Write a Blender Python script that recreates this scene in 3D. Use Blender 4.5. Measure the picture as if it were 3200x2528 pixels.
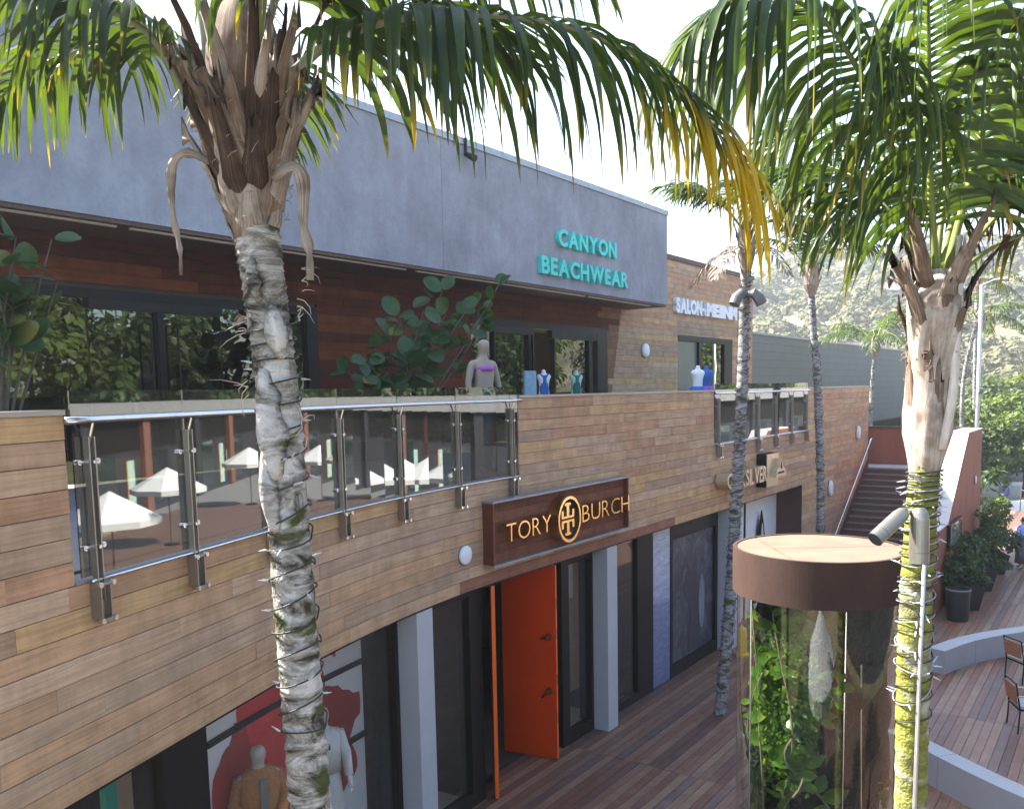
import bpy, math, random
import numpy as np
from mathutils import Vector, Matrix

random.seed(11)
for o in list(bpy.data.objects):
    bpy.data.objects.remove(o)
scene = bpy.context.scene
COL = scene.collection

# ------------------------------------------------------------------ camera
cam_d = bpy.data.cameras.new('camera')
cam = bpy.data.objects.new('camera', cam_d)
COL.objects.link(cam)
scene.camera = cam
TH, RHO = math.radians(6.2), 0.020
_fw = Vector((0, math.cos(TH), -math.sin(TH)))
_r0, _u0 = Vector((1, 0, 0)), Vector((0, math.sin(TH), math.cos(TH)))
_r = _r0 * math.cos(RHO) - _u0 * math.sin(RHO)
_u = _u0 * math.cos(RHO) + _r0 * math.sin(RHO)
mw = Matrix((_r, _u, -_fw)).transposed().to_4x4()
mw.translation = Vector((0, 0, 6.0))
cam.matrix_world = mw
cam_d.sensor_width = 36
cam_d.lens = 36 * 2750 / 3200
cam_d.shift_y = 0.0802
cam_d.clip_end = 3000
cam_d.clip_start = 0.05

# ------------------------------------------------------------------ world, sun, exposure
SUN_EL = math.radians(43.5)
SUN_AZ = Vector((-0.93, 0.37, 0)).normalized()
SUN_DIR = Vector((SUN_AZ.x * math.cos(SUN_EL), SUN_AZ.y * math.cos(SUN_EL), math.sin(SUN_EL)))
world = bpy.data.worlds.new('World')
scene.world = world
world.use_nodes = True
wn = world.node_tree
sky = wn.nodes.new('ShaderNodeTexSky')
sky.sky_type = 'NISHITA'
sky.sun_disc = False
sky.sun_elevation = SUN_EL
sky.sun_rotation = math.atan2(SUN_AZ.x, SUN_AZ.y) % (2 * math.pi)
sky.dust_density = 2.0
bgn = wn.nodes['Background']
bgn.inputs['Strength'].default_value = 0.09
wn.links.new(sky.outputs[0], bgn.inputs['Color'])
sun_d = bpy.data.lights.new('sun', 'SUN')
sun_d.energy = 4.4
sun_d.angle = math.radians(0.53)
sun_d.color = (1.0, 0.94, 0.85)
sun = bpy.data.objects.new('sun', sun_d)
COL.objects.link(sun)
sun.rotation_euler = SUN_DIR.to_track_quat('Z', 'Y').to_euler()
scene.view_settings.view_transform = 'Standard'
scene.view_settings.look = 'None'
scene.view_settings.exposure = 2.75
scene.view_settings.gamma = 1
scene.cycles.use_denoising = True
scene.cycles.max_bounces = 7
scene.cycles.diffuse_bounces = 3
scene.cycles.glossy_bounces = 3
scene.cycles.transmission_bounces = 4
scene.cycles.transparent_max_bounces = 14
scene.cycles.caustics_reflective = False
scene.cycles.caustics_refractive = False
scene.cycles.sample_clamp_indirect = 6

# ------------------------------------------------------------------ helpers
def tag(o, label=None, cat=None, group=None, kind=None):
    if label: o['label'] = label
    if cat: o['category'] = cat
    if group: o['group'] = group
    if kind: o['kind'] = kind
    return o

def empty(name, loc, label=None, cat=None, group=None, kind=None, rz=0):
    o = bpy.data.objects.new(name, None)
    o.empty_display_size = 0.1
    COL.objects.link(o)
    o.location = loc
    o.rotation_euler.z = rz
    return tag(o, label, cat, group, kind)

def unit(v):
    v = np.asarray(v, float)
    n = np.linalg.norm(v)
    return v / n if n > 1e-9 else v

class MB:
    """collects geometry in world (or local) coordinates, becomes one mesh"""
    def __init__(self):
        self.v, self.f, self.uv = [], [], []
    def add(self, verts, faces, uvs=None):
        b = len(self.v)
        self.v += [tuple(map(float, p)) for p in verts]
        self.uv += [tuple(map(float, q)) for q in uvs] if uvs is not None else [(0.0, 0.0)] * len(verts)
        self.f += [tuple(b + i for i in f) for f in faces]
        return self
    def hexa(self, p):
        return self.add(p, [(0, 3, 2, 1), (4, 5, 6, 7), (0, 1, 5, 4), (1, 2, 6, 5), (2, 3, 7, 6), (3, 0, 4, 7)])
    def box(self, c, size, ax=None):
        c = np.array(c, float); sx, sy, sz = [x / 2 for x in size]
        ax = np.eye(3) if ax is None else np.array(ax, float)
        P = [(-1, -1, -1), (1, -1, -1), (1, 1, -1), (-1, 1, -1), (-1, -1, 1), (1, -1, 1), (1, 1, 1), (-1, 1, 1)]
        return self.hexa([c + ax[0] * a * sx + ax[1] * b * sy + ax[2] * d * sz for a, b, d in P])
    def box2(self, lo, hi):
        return self.box([(a + b) / 2 for a, b in zip(lo, hi)], [abs(b - a) for a, b in zip(lo, hi)])
    def tube(self, path, rad, n=8, caps=True, up=(0, 0, 1), flat=1.0):
        path = [np.array(p, float) for p in path]
        m = len(path)
        if not hasattr(rad, '__len__'): rad = [rad] * m
        V, U, F = [], [], []
        ref = np.array(up, float); L = 0
        for i, p in enumerate(path):
            t = unit(path[min(i + 1, m - 1)] - path[max(i - 1, 0)])
            a = np.cross(t, ref)
            if np.linalg.norm(a) < 1e-3: a = np.cross(t, (1, 0.1, 0))
            a = unit(a); b = np.cross(a, t); ref = b
            if i: L += np.linalg.norm(p - path[i - 1])
            for k in range(n):
                w = 2 * math.pi * k / n
                V.append(p + rad[i] * (a * math.cos(w) + b * math.sin(w) * flat)); U.append((k / n, L))
        for i in range(m - 1):
            for k in range(n):
                k2 = (k + 1) % n
                F.append((i * n + k, i * n + k2, (i + 1) * n + k2, (i + 1) * n + k))
        if caps:
            F.append(tuple(range(n))[::-1]); F.append(tuple(range((m - 1) * n, m * n)))
        return self.add(V, F, U)
    def lathe(self, prof, n=24, c=(0, 0, 0), caps=True, sx=1, sy=1):
        V, F = [], []
        for r, z in prof:
            for k in range(n):
                w = 2 * math.pi * k / n
                V.append((c[0] + r * sx * math.cos(w), c[1] + r * sy * math.sin(w), c[2] + z))
        for i in range(len(prof) - 1):
            for k in range(n):
                k2 = (k + 1) % n
                F.append((i * n + k, i * n + k2, (i + 1) * n + k2, (i + 1) * n + k))
        if caps:
            F.append(tuple(range(n))[::-1]); F.append(tuple(range((len(prof) - 1) * n, len(prof) * n)))
        return self.add(V, F, [(math.atan2(v[1] - c[1], v[0] - c[0]) / 6.283, v[2]) for v in V])
    def prism(self, poly, o, ax, ay, depth):
        """2-D polygon in frame (o, ax, ay), extruded along ax x ay"""
        o, ax, ay = np.array(o, float), np.array(ax, float), np.array(ay, float)
        nz = unit(np.cross(ax, ay)) * depth
        n = len(poly)
        V = [o + ax * x + ay * y for x, y in poly] + [o + ax * x + ay * y + nz for x, y in poly]
        F = [tuple(range(n))[::-1], tuple(range(n, 2 * n))] + [(i, (i + 1) % n, n + (i + 1) % n, n + i) for i in range(n)]
        return self.add(V, F, [(x, y) for x, y in poly] * 2)
    def grid(self, P, uvs=None):
        r, c = len(P), len(P[0])
        V = [p for row in P for p in row]
        F = [(i * c + j, i * c + j + 1, (i + 1) * c + j + 1, (i + 1) * c + j) for i in range(r - 1) for j in range(c - 1)]
        return self.add(V, F, [q for row in uvs for q in row] if uvs is not None else None)
    def sweep(self, sl, o0, o1, z0, z1):
        """box that follows the facade line, from offset o0 (inner) to o1 (outer)"""
        V, U = [], []
        for s in sl:
            a, b = fp(s, o0), fp(s, o1)
            for (p, z) in ((a, z0), (b, z0), (b, z1), (a, z1)):
                V.append((p[0], p[1], z)); U.append((s, z))
        m = len(sl); F = [(0, 1, 2, 3), tuple(4 * (m - 1) + k for k in (3, 2, 1, 0))]
        for i in range(m - 1):
            for k in range(4):
                k2 = (k + 1) % 4
                F.append((4 * i + k, 4 * (i + 1) + k, 4 * (i + 1) + k2, 4 * i + k2))
        return self.add(V, F, U)
    def build(self, name, mat, parent=None, smooth=False, color=None, loc=None, local=False):
        v = np.array(self.v)
        if local: base = np.zeros(3)
        elif parent is not None:
            base = np.array(parent.location)
            if parent.parent is not None: base = base + np.array(parent.parent.location)
        elif loc is not None: base = np.array(loc)
        else: base = np.array([(v[:, 0].min() + v[:, 0].max()) / 2, (v[:, 1].min() + v[:, 1].max()) / 2, v[:, 2].min()])
        me = bpy.data.meshes.new(name)
        me.from_pydata((v - base).tolist(), [], self.f)
        ul = me.uv_layers.new(name='UVMap')
        li = np.empty(len(me.loops), np.int32); me.loops.foreach_get('vertex_index', li)
        ul.data.foreach_set('uv', np.array(self.uv)[li].ravel())
        if smooth: me.polygons.foreach_set('use_smooth', [True] * len(me.polygons))
        if mat: me.materials.append(mat)
        me.update()
        o = bpy.data.objects.new(name, me)
        COL.objects.link(o)
        if parent is not None: o.parent = parent
        elif not local: o.location = base
        if color is not None: o.color = (*color, 1)
        return o

def copy_tree(o, parent=None):
    c = o.copy(); COL.objects.link(c); c.parent = parent
    for ch in list(o.children): copy_tree(ch, c)
    return c

# the facade line in plan: straight at 35.3 degrees, bending towards the viewer at its near end
H0 = math.radians(35.3)
A0 = np.array([-0.025, 12.61])
T0 = np.array([math.sin(H0), math.cos(H0)])
N0 = np.array([math.cos(H0), -math.sin(H0)])
def _fac():
    out = [(0.0, A0[0], A0[1], H0)]; p = A0.copy(); s = 0.0
    while s > -16:
        a = min(1, -s / 5.0); h = H0 + (math.radians(17) - H0) * a
        p = p - .02 * np.array([math.sin(h), math.cos(h)]); s -= .02; out.append((s, p[0], p[1], h))
    out = out[::-1]; s = 0.0; p = A0.copy()
    for k in range(5):
        p = p + 20 * T0; s += 20; out.append((s, p[0], p[1], H0))
    return np.array(out)
FT = _fac()
def fp(s, off=0.0):
    x = np.interp(s, FT[:, 0], FT[:, 1]); y = np.interp(s, FT[:, 0], FT[:, 2]); h = np.interp(s, FT[:, 0], FT[:, 3])
    return np.array([x + off * math.cos(h), y - off * math.sin(h)])
def fh(s): return float(np.interp(s, FT[:, 0], FT[:, 3]))
def W(s, off, z):
    p = fp(s, off); return np.array([p[0], p[1], z])
def WS(s, off, z):
    p = A0 + T0 * s + N0 * off; return np.array([p[0], p[1], z])     # straight frame
def srange(a, b):
    if a >= 0: return [a, b]
    k = max(2, int((min(b, 0) - a) / 0.4) + 2)
    l = list(np.linspace(a, min(b, 0.0), k))
    if b > 0: l.append(b)
    return l
def faxes(s):
    h = fh(s); return np.array([[math.sin(h), math.cos(h), 0], [math.cos(h), -math.sin(h), 0], [0, 0, 1]])
AX0 = np.array([[*T0, 0], [*N0, 0], [0, 0, 1]])
def ubox(mb, s0, s1, o0, o1, z0, z1):
    return mb.box(WS((s0 + s1) / 2, (o0 + o1) / 2, (z0 + z1) / 2), (abs(s1 - s0), abs(o1 - o0), abs(z1 - z0)), AX0)

# ------------------------------------------------------------------ materials
def nodes(name):
    m = bpy.data.materials.new(name); m.use_nodes = True
    nt = m.node_tree
    return m, nt, nt.nodes['Principled BSDF'], nt.nodes['Material Output']

def nd(nt, typ, **kw):
    n = nt.nodes.new(typ)
    for k, v in kw.items():
        if k in n.inputs: n.inputs[k].default_value = v
        else: setattr(n, k, v)
    return n

def ramp(nt, stops):
    r = nt.nodes.new('ShaderNodeValToRGB')
    e = r.color_ramp.elements
    while len(e) < len(stops): e.new(0.5)
    for el, (p, c) in zip(e, stops):
        el.position = p; el.color = (*c, 1) if len(c) == 3 else c
    return r

def M(name, col, rough=0.6, metal=0.0, var=0.25, scale=4.0, bump=0.0, bscale=60.0, spec=0.5, stretch=(1, 1, 1), coat=0.0):
    """plain surface with uneven tone and fine relief"""
    m, nt, b, out = nodes(name)
    tc = nd(nt, 'ShaderNodeTexCoord')
    mp = nd(nt, 'ShaderNodeMapping'); mp.inputs['Scale'].default_value = stretch
    geo = nd(nt, 'ShaderNodeNewGeometry')
    nt.links.new(geo.outputs['Position'], mp.inputs['Vector'])
    n1 = nd(nt, 'ShaderNodeTexNoise', Scale=scale, Detail=6.0, Roughness=0.6)
    nt.links.new(mp.outputs[0], n1.inputs['Vector'])
    lo = tuple(c * (1 - var) for c in col); hi = tuple(min(1, c * (1 + var)) for c in col)
    r = ramp(nt, [(0.25, lo), (0.75, hi)])
    nt.links.new(n1.outputs[0], r.inputs[0])
    nt.links.new(r.outputs[0], b.inputs['Base Color'])
    b.inputs['Roughness'].default_value = rough
    b.inputs['Metallic'].default_value = metal
    b.inputs['Specular IOR Level'].default_value = spec
    b.inputs['Coat Weight'].default_value = coat
    if bump:
        n2 = nd(nt, 'ShaderNodeTexNoise', Scale=bscale, Detail=5.0)
        nt.links.new(mp.outputs[0], n2.inputs['Vector'])
        bp = nd(nt, 'ShaderNodeBump', Strength=bump, Distance=0.02)
        nt.links.new(n2.outputs[0], bp.inputs['Height']); nt.links.new(bp.outputs[0], b.inputs['Normal'])
    return m

def wood(name, rough=0.6, gain=1.0, sx=1.3, sy=38.0, stain=0.25, spec=0.35):
    """board: tone from the object's own colour, grain along the board (UV = metres along, metres across)"""
    m, nt, b, out = nodes(name)
    uv = nd(nt, 'ShaderNodeUVMap'); oi = nd(nt, 'ShaderNodeObjectInfo')
    add = nd(nt, 'ShaderNodeVectorMath', operation='ADD')
    mul = nd(nt, 'ShaderNodeVectorMath', operation='SCALE'); mul.inputs['Scale'].default_value = 17.0
    comb = nd(nt, 'ShaderNodeCombineXYZ')
    nt.links.new(oi.outputs['Random'], comb.inputs[0]); nt.links.new(oi.outputs['Random'], comb.inputs[2])
    nt.links.new(comb.outputs[0], mul.inputs[0])
    nt.links.new(uv.outputs[0], add.inputs[0]); nt.links.new(mul.outputs[0], add.inputs[1])
    mp = nd(nt, 'ShaderNodeMapping'); mp.inputs['Scale'].default_value = (sx, sy, 1)
    nt.links.new(add.outputs[0], mp.inputs['Vector'])
    g = nd(nt, 'ShaderNodeTexNoise', Scale=1.0, Detail=7.0, Roughness=0.65, Distortion=0.6)
    nt.links.new(mp.outputs[0], g.inputs['Vector'])
    gr = ramp(nt, [(0.25, (0.62 * gain,) * 3), (0.55, (1.0 * gain,) * 3), (0.8, (1.16 * gain,) * 3)])
    nt.links.new(g.outputs[0], gr.inputs[0])
    m1 = nd(nt, 'ShaderNodeMixRGB', blend_type='MULTIPLY', Fac=1.0)
    nt.links.new(oi.outputs['Color'], m1.inputs[1]); nt.links.new(gr.outputs[0], m1.inputs[2])
    mp2 = nd(nt, 'ShaderNodeMapping'); mp2.inputs['Scale'].default_value = (3.0, 1.1, 1)
    nt.links.new(add.outputs[0], mp2.inputs['Vector'])
    w = nd(nt, 'ShaderNodeTexNoise', Scale=1.0, Detail=5.0, Roughness=0.7)
    nt.links.new(mp2.outputs[0], w.inputs['Vector'])
    wr = ramp(nt, [(0.3, (1 - stain, 1 - stain * 1.05, 1 - stain * 1.1)), (0.62, (1.08, 1.07, 1.06))])
    nt.links.new(w.outputs[0], wr.inputs[0])
    m2 = nd(nt, 'ShaderNodeMixRGB', blend_type='MULTIPLY', Fac=1.0)
    nt.links.new(m1.outputs[0], m2.inputs[1]); nt.links.new(wr.outputs[0], m2.inputs[2])
    nt.links.new(m2.outputs[0], b.inputs['Base Color'])
    b.inputs['Roughness'].default_value = rough
    b.inputs['Specular IOR Level'].default_value = spec
    bp = nd(nt, 'ShaderNodeBump', Strength=0.25, Distance=0.004)
    nt.links.new(g.outputs[0], bp.inputs['Height']); nt.links.new(bp.outputs[0], b.inputs['Normal'])
    return m

def glass(name, tint=(0.8, 0.85, 0.82), refl=0.08, rough=0.0, wave=0.0, k=1.0):
    m, nt, b, out = nodes(name)
    nt.nodes.remove(b)
    tr = nd(nt, 'ShaderNodeBsdfTransparent', Color=(*tint, 1))
    gl = nd(nt, 'ShaderNodeBsdfGlossy', Color=(0.95, 0.97, 0.95, 1), Roughness=rough)
    lw = nd(nt, 'ShaderNodeLayerWeight', Blend=0.5)
    fr = nd(nt, 'ShaderNodeMath', operation='POWER'); fr.inputs[1].default_value = 5.0
    nt.links.new(lw.outputs['Facing'], fr.inputs[0])
    ma = nd(nt, 'ShaderNodeMath', operation='MULTIPLY_ADD'); ma.inputs[1].default_value = 0.95 * k; ma.inputs[2].default_value = 0.04 + refl
    ma.use_clamp = True
    nt.links.new(fr.outputs[0], ma.inputs[0])
    mx = nd(nt, 'ShaderNodeMixShader')
    nt.links.new(ma.outputs[0], mx.inputs[0]); nt.links.new(tr.outputs[0], mx.inputs[1]); nt.links.new(gl.outputs[0], mx.inputs[2])
    nt.links.new(mx.outputs[0], out.inputs[0])
    if wave:
        geo = nd(nt, 'ShaderNodeNewGeometry')
        n = nd(nt, 'ShaderNodeTexNoise', Scale=0.9, Detail=1.0)
        nt.links.new(geo.outputs['Position'], n.inputs['Vector'])
        bp = nd(nt, 'ShaderNodeBump', Strength=wave, Distance=0.05)
        nt.links.new(n.outputs[0], bp.inputs['Height'])
        nt.links.new(bp.outputs[0], gl.inputs['Normal'])
    return m

def leafmat(name, base, young, yellow, y0=0.75, y1=1.0, trans=0.4, rough=0.48, spec=0.32, nscale=5.0):
    """leaf: UV.x = age plus painted tip glow (0 green .. 1 yellowed), UV.y = position along the leaf; light passes through"""
    m, nt, b, out = nodes(name)
    uv = nd(nt, 'ShaderNodeUVMap'); sp = nd(nt, 'ShaderNodeSeparateXYZ')
    nt.links.new(uv.outputs[0], sp.inputs[0])
    oi = nd(nt, 'ShaderNodeObjectInfo')
    geo = nd(nt, 'ShaderNodeNewGeometry')
    n = nd(nt, 'ShaderNodeTexNoise', Scale=nscale, Detail=3.0)
    nt.links.new(geo.outputs['Position'], n.inputs['Vector'])
    g = ramp(nt, [(0.3, base), (0.7, young)])
    nt.links.new(n.outputs[0], g.inputs[0])
    s1 = nd(nt, 'ShaderNodeMath', operation='ADD')
    mr = nd(nt, 'ShaderNodeMapRange'); mr.inputs['From Min'].default_value = y0; mr.inputs['From Max'].default_value = y1
    age = nd(nt, 'ShaderNodeMath', operation='MULTIPLY'); age.inputs[1].default_value = 1.0
    nt.links.new(sp.outputs[0], age.inputs[0])
    nt.links.new(sp.outputs[1], s1.inputs[0]); nt.links.new(age.outputs[0], s1.inputs[1])
    nt.links.new(s1.outputs[0], mr.inputs['Value'])
    mx = nd(nt, 'ShaderNodeMixRGB', blend_type='MIX')
    mx.inputs[2].default_value = (*yellow, 1)
    nt.links.new(mr.outputs[0], mx.inputs[0]); nt.links.new(g.outputs[0], mx.inputs[1])
    nt.links.new(mx.outputs[0], b.inputs['Base Color'])
    b.inputs['Roughness'].default_value = rough
    b.inputs['Specular IOR Level'].default_value = spec
    t = nd(nt, 'ShaderNodeBsdfTranslucent')
    tm = nd(nt, 'ShaderNodeMixRGB', blend_type='MULTIPLY', Fac=1.0); tm.inputs[2].default_value = (1.9, 1.75, 0.45, 1)
    nt.links.new(mx.outputs[0], tm.inputs[1]); nt.links.new(tm.outputs[0], t.inputs['Color'])
    ms = nd(nt, 'ShaderNodeMixShader'); ms.inputs[0].default_value = trans
    nt.links.new(b.outputs[0], ms.inputs[1]); nt.links.new(t.outputs[0], ms.inputs[2]); nt.links.new(ms.outputs[0], out.inputs[0])
    return m

def bark(name, cols, rs=9.0, dark=(0.03, 0.028, 0.02), patch=3.2, moss=(0.10, 0.11, 0.025), mossamt=0.5):
    """palm trunk: ring scars (UV.y in metres), lichen patches and moss"""
    m, nt, b, out = nodes(name)
    uv = nd(nt, 'ShaderNodeUVMap'); geo = nd(nt, 'ShaderNodeNewGeometry')
    n1 = nd(nt, 'ShaderNodeTexNoise', Scale=patch, Detail=8.0, Roughness=0.68, Distortion=0.8)
    mp = nd(nt, 'ShaderNodeMapping'); mp.inputs['Scale'].default_value = (1, 1, 2.2)
    nt.links.new(geo.outputs['Position'], mp.inputs['Vector']); nt.links.new(mp.outputs[0], n1.inputs['Vector'])
    r1 = ramp(nt, [(0.39, cols[2]), (0.48, cols[1]), (0.58, cols[0]), (0.78, cols[0])])
    nt.links.new(n1.outputs[0], r1.inputs[0])
    n2 = nd(nt, 'ShaderNodeTexNoise', Scale=patch * 0.8, Detail=4.0, Distortion=0.5)
    mp2 = nd(nt, 'ShaderNodeMapping'); mp2.inputs['Location'].default_value = (5, 3, 9); mp2.inputs['Scale'].default_value = (1, 1, 2.0)
    nt.links.new(geo.outputs['Position'], mp2.inputs['Vector']); nt.links.new(mp2.outputs[0], n2.inputs['Vector'])
    r2 = ramp(nt, [(0.62 - 0.25 * mossamt, (0, 0, 0)), (0.70 - 0.22 * mossamt, (1, 1, 1))])
    nt.links.new(n2.outputs[0], r2.inputs[0])
    mx = nd(nt, 'ShaderNodeMixRGB', blend_type='MIX'); mx.inputs[2].default_value = (*moss, 1)
    nt.links.new(r2.outputs[0], mx.inputs[0]); nt.links.new(r1.outputs[0], mx.inputs[1])
    w = nd(nt, 'ShaderNodeTexNoise', Scale=16.0, Detail=5.0, Roughness=0.65)
    nt.links.new(mp.outputs[0], w.inputs['Vector'])
    sx_ = nd(nt, 'ShaderNodeSeparateXYZ'); nt.links.new(uv.outputs[0], sx_.inputs[0])
    wm = nd(nt, 'ShaderNodeMath', operation='MULTIPLY_ADD'); wm.inputs[1].default_value = 0.5; nt.links.new(w.outputs[0], wm.inputs[0]); nt.links.new(sx_.outputs[0], wm.inputs[2])
    r3 = ramp(nt, [(0.24, (0.16, 0.14, 0.12)), (0.36, (0.9, 0.9, 0.9)), (0.9, (1.08, 1.08, 1.08)), (1.0, (0.75, 0.73, 0.7))])
    nt.links.new(wm.outputs[0], r3.inputs[0])
    m2 = nd(nt, 'ShaderNodeMixRGB', blend_type='MULTIPLY', Fac=0.8)
    nt.links.new(mx.outputs[0], m2.inputs[1]); nt.links.new(r3.outputs[0], m2.inputs[2])
    nt.links.new(m2.outputs[0], b.inputs['Base Color'])
    b.inputs['Roughness'].default_value = 0.85
    b.inputs['Specular IOR Level'].default_value = 0.2
    n4 = nd(nt, 'ShaderNodeTexNoise', Scale=45.0, Detail=6.0)
    nt.links.new(geo.outputs['Position'], n4.inputs['Vector'])
    bp = nd(nt, 'ShaderNodeBump', Strength=0.9, Distance=0.02)
    nt.links.new(n4.outputs[0], bp.inputs['Height']); nt.links.new(bp.outputs[0], b.inputs['Normal'])
    return m

MAT = {}
MAT['cladding'] = wood('weathered_cladding', rough=0.68, stain=0.24, spec=0.2)
MAT['redwood'] = wood('oiled_redwood', rough=0.6, stain=0.35, spec=0.12)
MAT['decking'] = wood('decking', rough=0.5, sx=1.0, sy=30.0, stain=0.28, spec=0.45)
MAT['dark_gap'] = M('dark_backing', (0.05, 0.034, 0.025), 0.9, var=0.2)
def stucco(name, col):
    m, nt, b, out = nodes(name)
    geo = nd(nt, 'ShaderNodeNewGeometry')
    def layer(sc, stretch, lo, hi, e0=.35, e1=.65, det=6.0):
        mp = nd(nt, 'ShaderNodeMapping'); mp.inputs['Scale'].default_value = stretch; nt.links.new(geo.outputs['Position'], mp.inputs['Vector'])
        n = nd(nt, 'ShaderNodeTexNoise', Scale=sc, Detail=det, Roughness=0.65, Distortion=.3); nt.links.new(mp.outputs[0], n.inputs['Vector'])
        r = ramp(nt, [(e0, (lo,) * 3), (e1, (hi,) * 3)]); nt.links.new(n.outputs[0], r.inputs[0]); return r, n
    a, _ = layer(.55, (1, 1, 1), .82, 1.10); c, _ = layer(2.2, (1, 1, .8), .88, 1.06); d, _ = layer(2.6, (1, 1, .06), .94, 1.02, .42, .6); f, n4 = layer(14, (1, 1, 1), .95, 1.04)
    prev = None
    for q in (a, c, d, f):
        mx = nd(nt, 'ShaderNodeMixRGB', blend_type='MULTIPLY', Fac=1.0); nt.links.new(q.outputs[0], mx.inputs[2])
        if prev is None: mx.inputs[1].default_value = (*col, 1)
        else: nt.links.new(prev.outputs[0], mx.inputs[1])
        prev = mx
    nt.links.new(prev.outputs[0], b.inputs['Base Color']); b.inputs['Roughness'].default_value = .9; b.inputs['Specular IOR Level'].default_value = .2
    bp = nd(nt, 'ShaderNodeBump', Strength=0.25, Distance=0.02); nt.links.new(n4.outputs[0], bp.inputs['Height']); nt.links.new(bp.outputs[0], b.inputs['Normal'])
    return m
MAT['stucco'] = stucco('blue_grey_stucco', (0.29, 0.295, 0.335))
MAT['metal_flash'] = M('zinc_flashing', (0.3, 0.31, 0.33), 0.45, metal=0.6, var=0.12)
MAT['bronze'] = M('dark_bronze', (0.016, 0.014, 0.014), 0.45, var=0.2, spec=0.2)
MAT['black'] = M('black_paint', (0.008, 0.008, 0.009), 0.45, var=0.2, spec=0.2)
MAT['column'] = M('pale_grey_paint', (0.42, 0.43, 0.46), 0.6, var=0.06, scale=2, bump=0.05)
MAT['steel'] = M('stainless_steel', (0.62, 0.62, 0.63), 0.22, metal=1.0, var=0.08)
MAT['brushed'] = M('brushed_steel_post', (0.36, 0.33, 0.30), 0.4, metal=0.9, var=0.12)
MAT['bal_glass'] = glass('balustrade_glass', (0.42, 0.44, 0.42), 0.10, k=1.0, wave=0.004, rough=0.015)
MAT['clear_glass'] = glass('clear_glass', (0.9, 0.92, 0.9), 0.03)
MAT['shop_glass'] = glass('shop_glass', (0.95, 0.95, 0.94), 0.0)
MAT['upper_glass'] = glass('upper_shop_glass', (0.25, 0.26, 0.2), 0.07, wave=0.03)
MAT['tank_glass'] = glass('cylinder_glass', (0.9, 0.92, 0.88), 0.02, wave=0.03)
MAT['orange'] = M('orange_lacquer', (0.55, 0.05, 0.003), 0.28, var=0.10, scale=1.5, spec=0.35)
MAT['orange_edge_lit'] = M('orange_edge_lit', (0.9, 0.14, 0.012), 0.4, var=0.05)  # lit door edge: its brightness is put into a stronger orange
MAT['gold'] = M('polished_brass', (0.85, 0.58, 0.24), 0.2, metal=1.0, var=0.08)
MAT['brass_dark'] = M('aged_brass', (0.25, 0.18, 0.08), 0.3, metal=1.0, var=0.2)
MAT['teal_letter'] = M('turquoise_acrylic', (0.05, 0.56, 0.50), 0.4, var=0.05)
MAT['white'] = M('white_paint', (0.76, 0.77, 0.80), 0.5, var=0.05)
MAT['offwhite'] = M('off_white', (0.62, 0.62, 0.62), 0.55, var=0.06)
MAT['mahog'] = M('mahogany_sign_frame', (0.115, 0.032, 0.015), 0.38, var=0.2, scale=3, stretch=(1, 1, 8))
MAT['corten'] = M('rusted_steel', (0.23, 0.075, 0.042), 0.75, var=0.22, scale=2.2, bump=0.12, bscale=40, stretch=(1, 1, 0.35))
MAT['corten_dark'] = M('brown_steel', (0.085, 0.04, 0.03), 0.6, var=0.2, scale=2)
MAT['cap_steel'] = M('brown_cap_steel', (0.042, 0.021, 0.0155), 0.8, var=0.3, scale=4, bump=0.1, spec=0.3, stretch=(1, 1, 0.5))
MAT['cap_top'] = M('tan_cap_plate', (0.17, 0.108, 0.068), 0.65, var=0.25, scale=3, bump=0.06)
MAT['rake_cap'] = M('pale_rake_cap', (0.5, 0.47, 0.45), 0.7, var=0.06)
MAT['concrete'] = M('grey_concrete', (0.36, 0.37, 0.39), 0.75, var=0.08, scale=3, bump=0.12)
MAT['bench'] = M('painted_bench_wall', (0.30, 0.315, 0.34), 0.7, var=0.05, scale=2.5, bump=0.05)
MAT['siding'] = M('grey_green_siding', (0.155, 0.16, 0.14), 0.75, var=0.06, scale=1.5)
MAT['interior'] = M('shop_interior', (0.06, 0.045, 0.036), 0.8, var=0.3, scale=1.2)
MAT['interior_tan'] = M('tan_interior', (0.30, 0.2, 0.115), 0.7, var=0.15)
MAT['floor_tan'] = M('display_floor', (0.34, 0.25, 0.17), 0.5, var=0.12)
MAT['terrace'] = M('terrace_paving', (0.20, 0.195, 0.19), 0.8, var=0.15, scale=3)
MAT['asphalt'] = M('asphalt', (0.06, 0.06, 0.062), 0.9, var=0.25, scale=8, bump=0.2)
MAT['pavement'] = M('pale_pavement', (0.42, 0.40, 0.37), 0.85, var=0.12, scale=1.2)
MAT['ground'] = M('dry_ground', (0.16, 0.13, 0.085), 0.95, var=0.4, scale=0.25)
MAT['wire'] = M('dark_green_wire', (0.012, 0.014, 0.012), 0.6)
MAT['wire_pale'] = M('white_wire', (0.3, 0.3, 0.31), 0.5)
MAT['bulb'] = M('clear_bulb', (0.42, 0.44, 0.46), 0.15, var=0.05)
MAT['conduit'] = M('grey_conduit', (0.5, 0.5, 0.52), 0.35, metal=0.7, var=0.1)
MAT['fixture'] = M('bronze_fixture', (0.3, 0.28, 0.245), 0.35, metal=0.75, var=0.15)
MAT['lamp_white'] = M('lamp_diffuser', (0.7, 0.73, 0.76), 0.3, var=0.04)
MAT['lamp_grey'] = M('lamp_body', (0.12, 0.12, 0.13), 0.5)
MAT['frond'] = leafmat('palm_leaf', (0.026, 0.046, 0.020), (0.046, 0.078, 0.018), (0.42, 0.30, 0.015), 0.97, 1.25, trans=0.40, rough=0.40)
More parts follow.
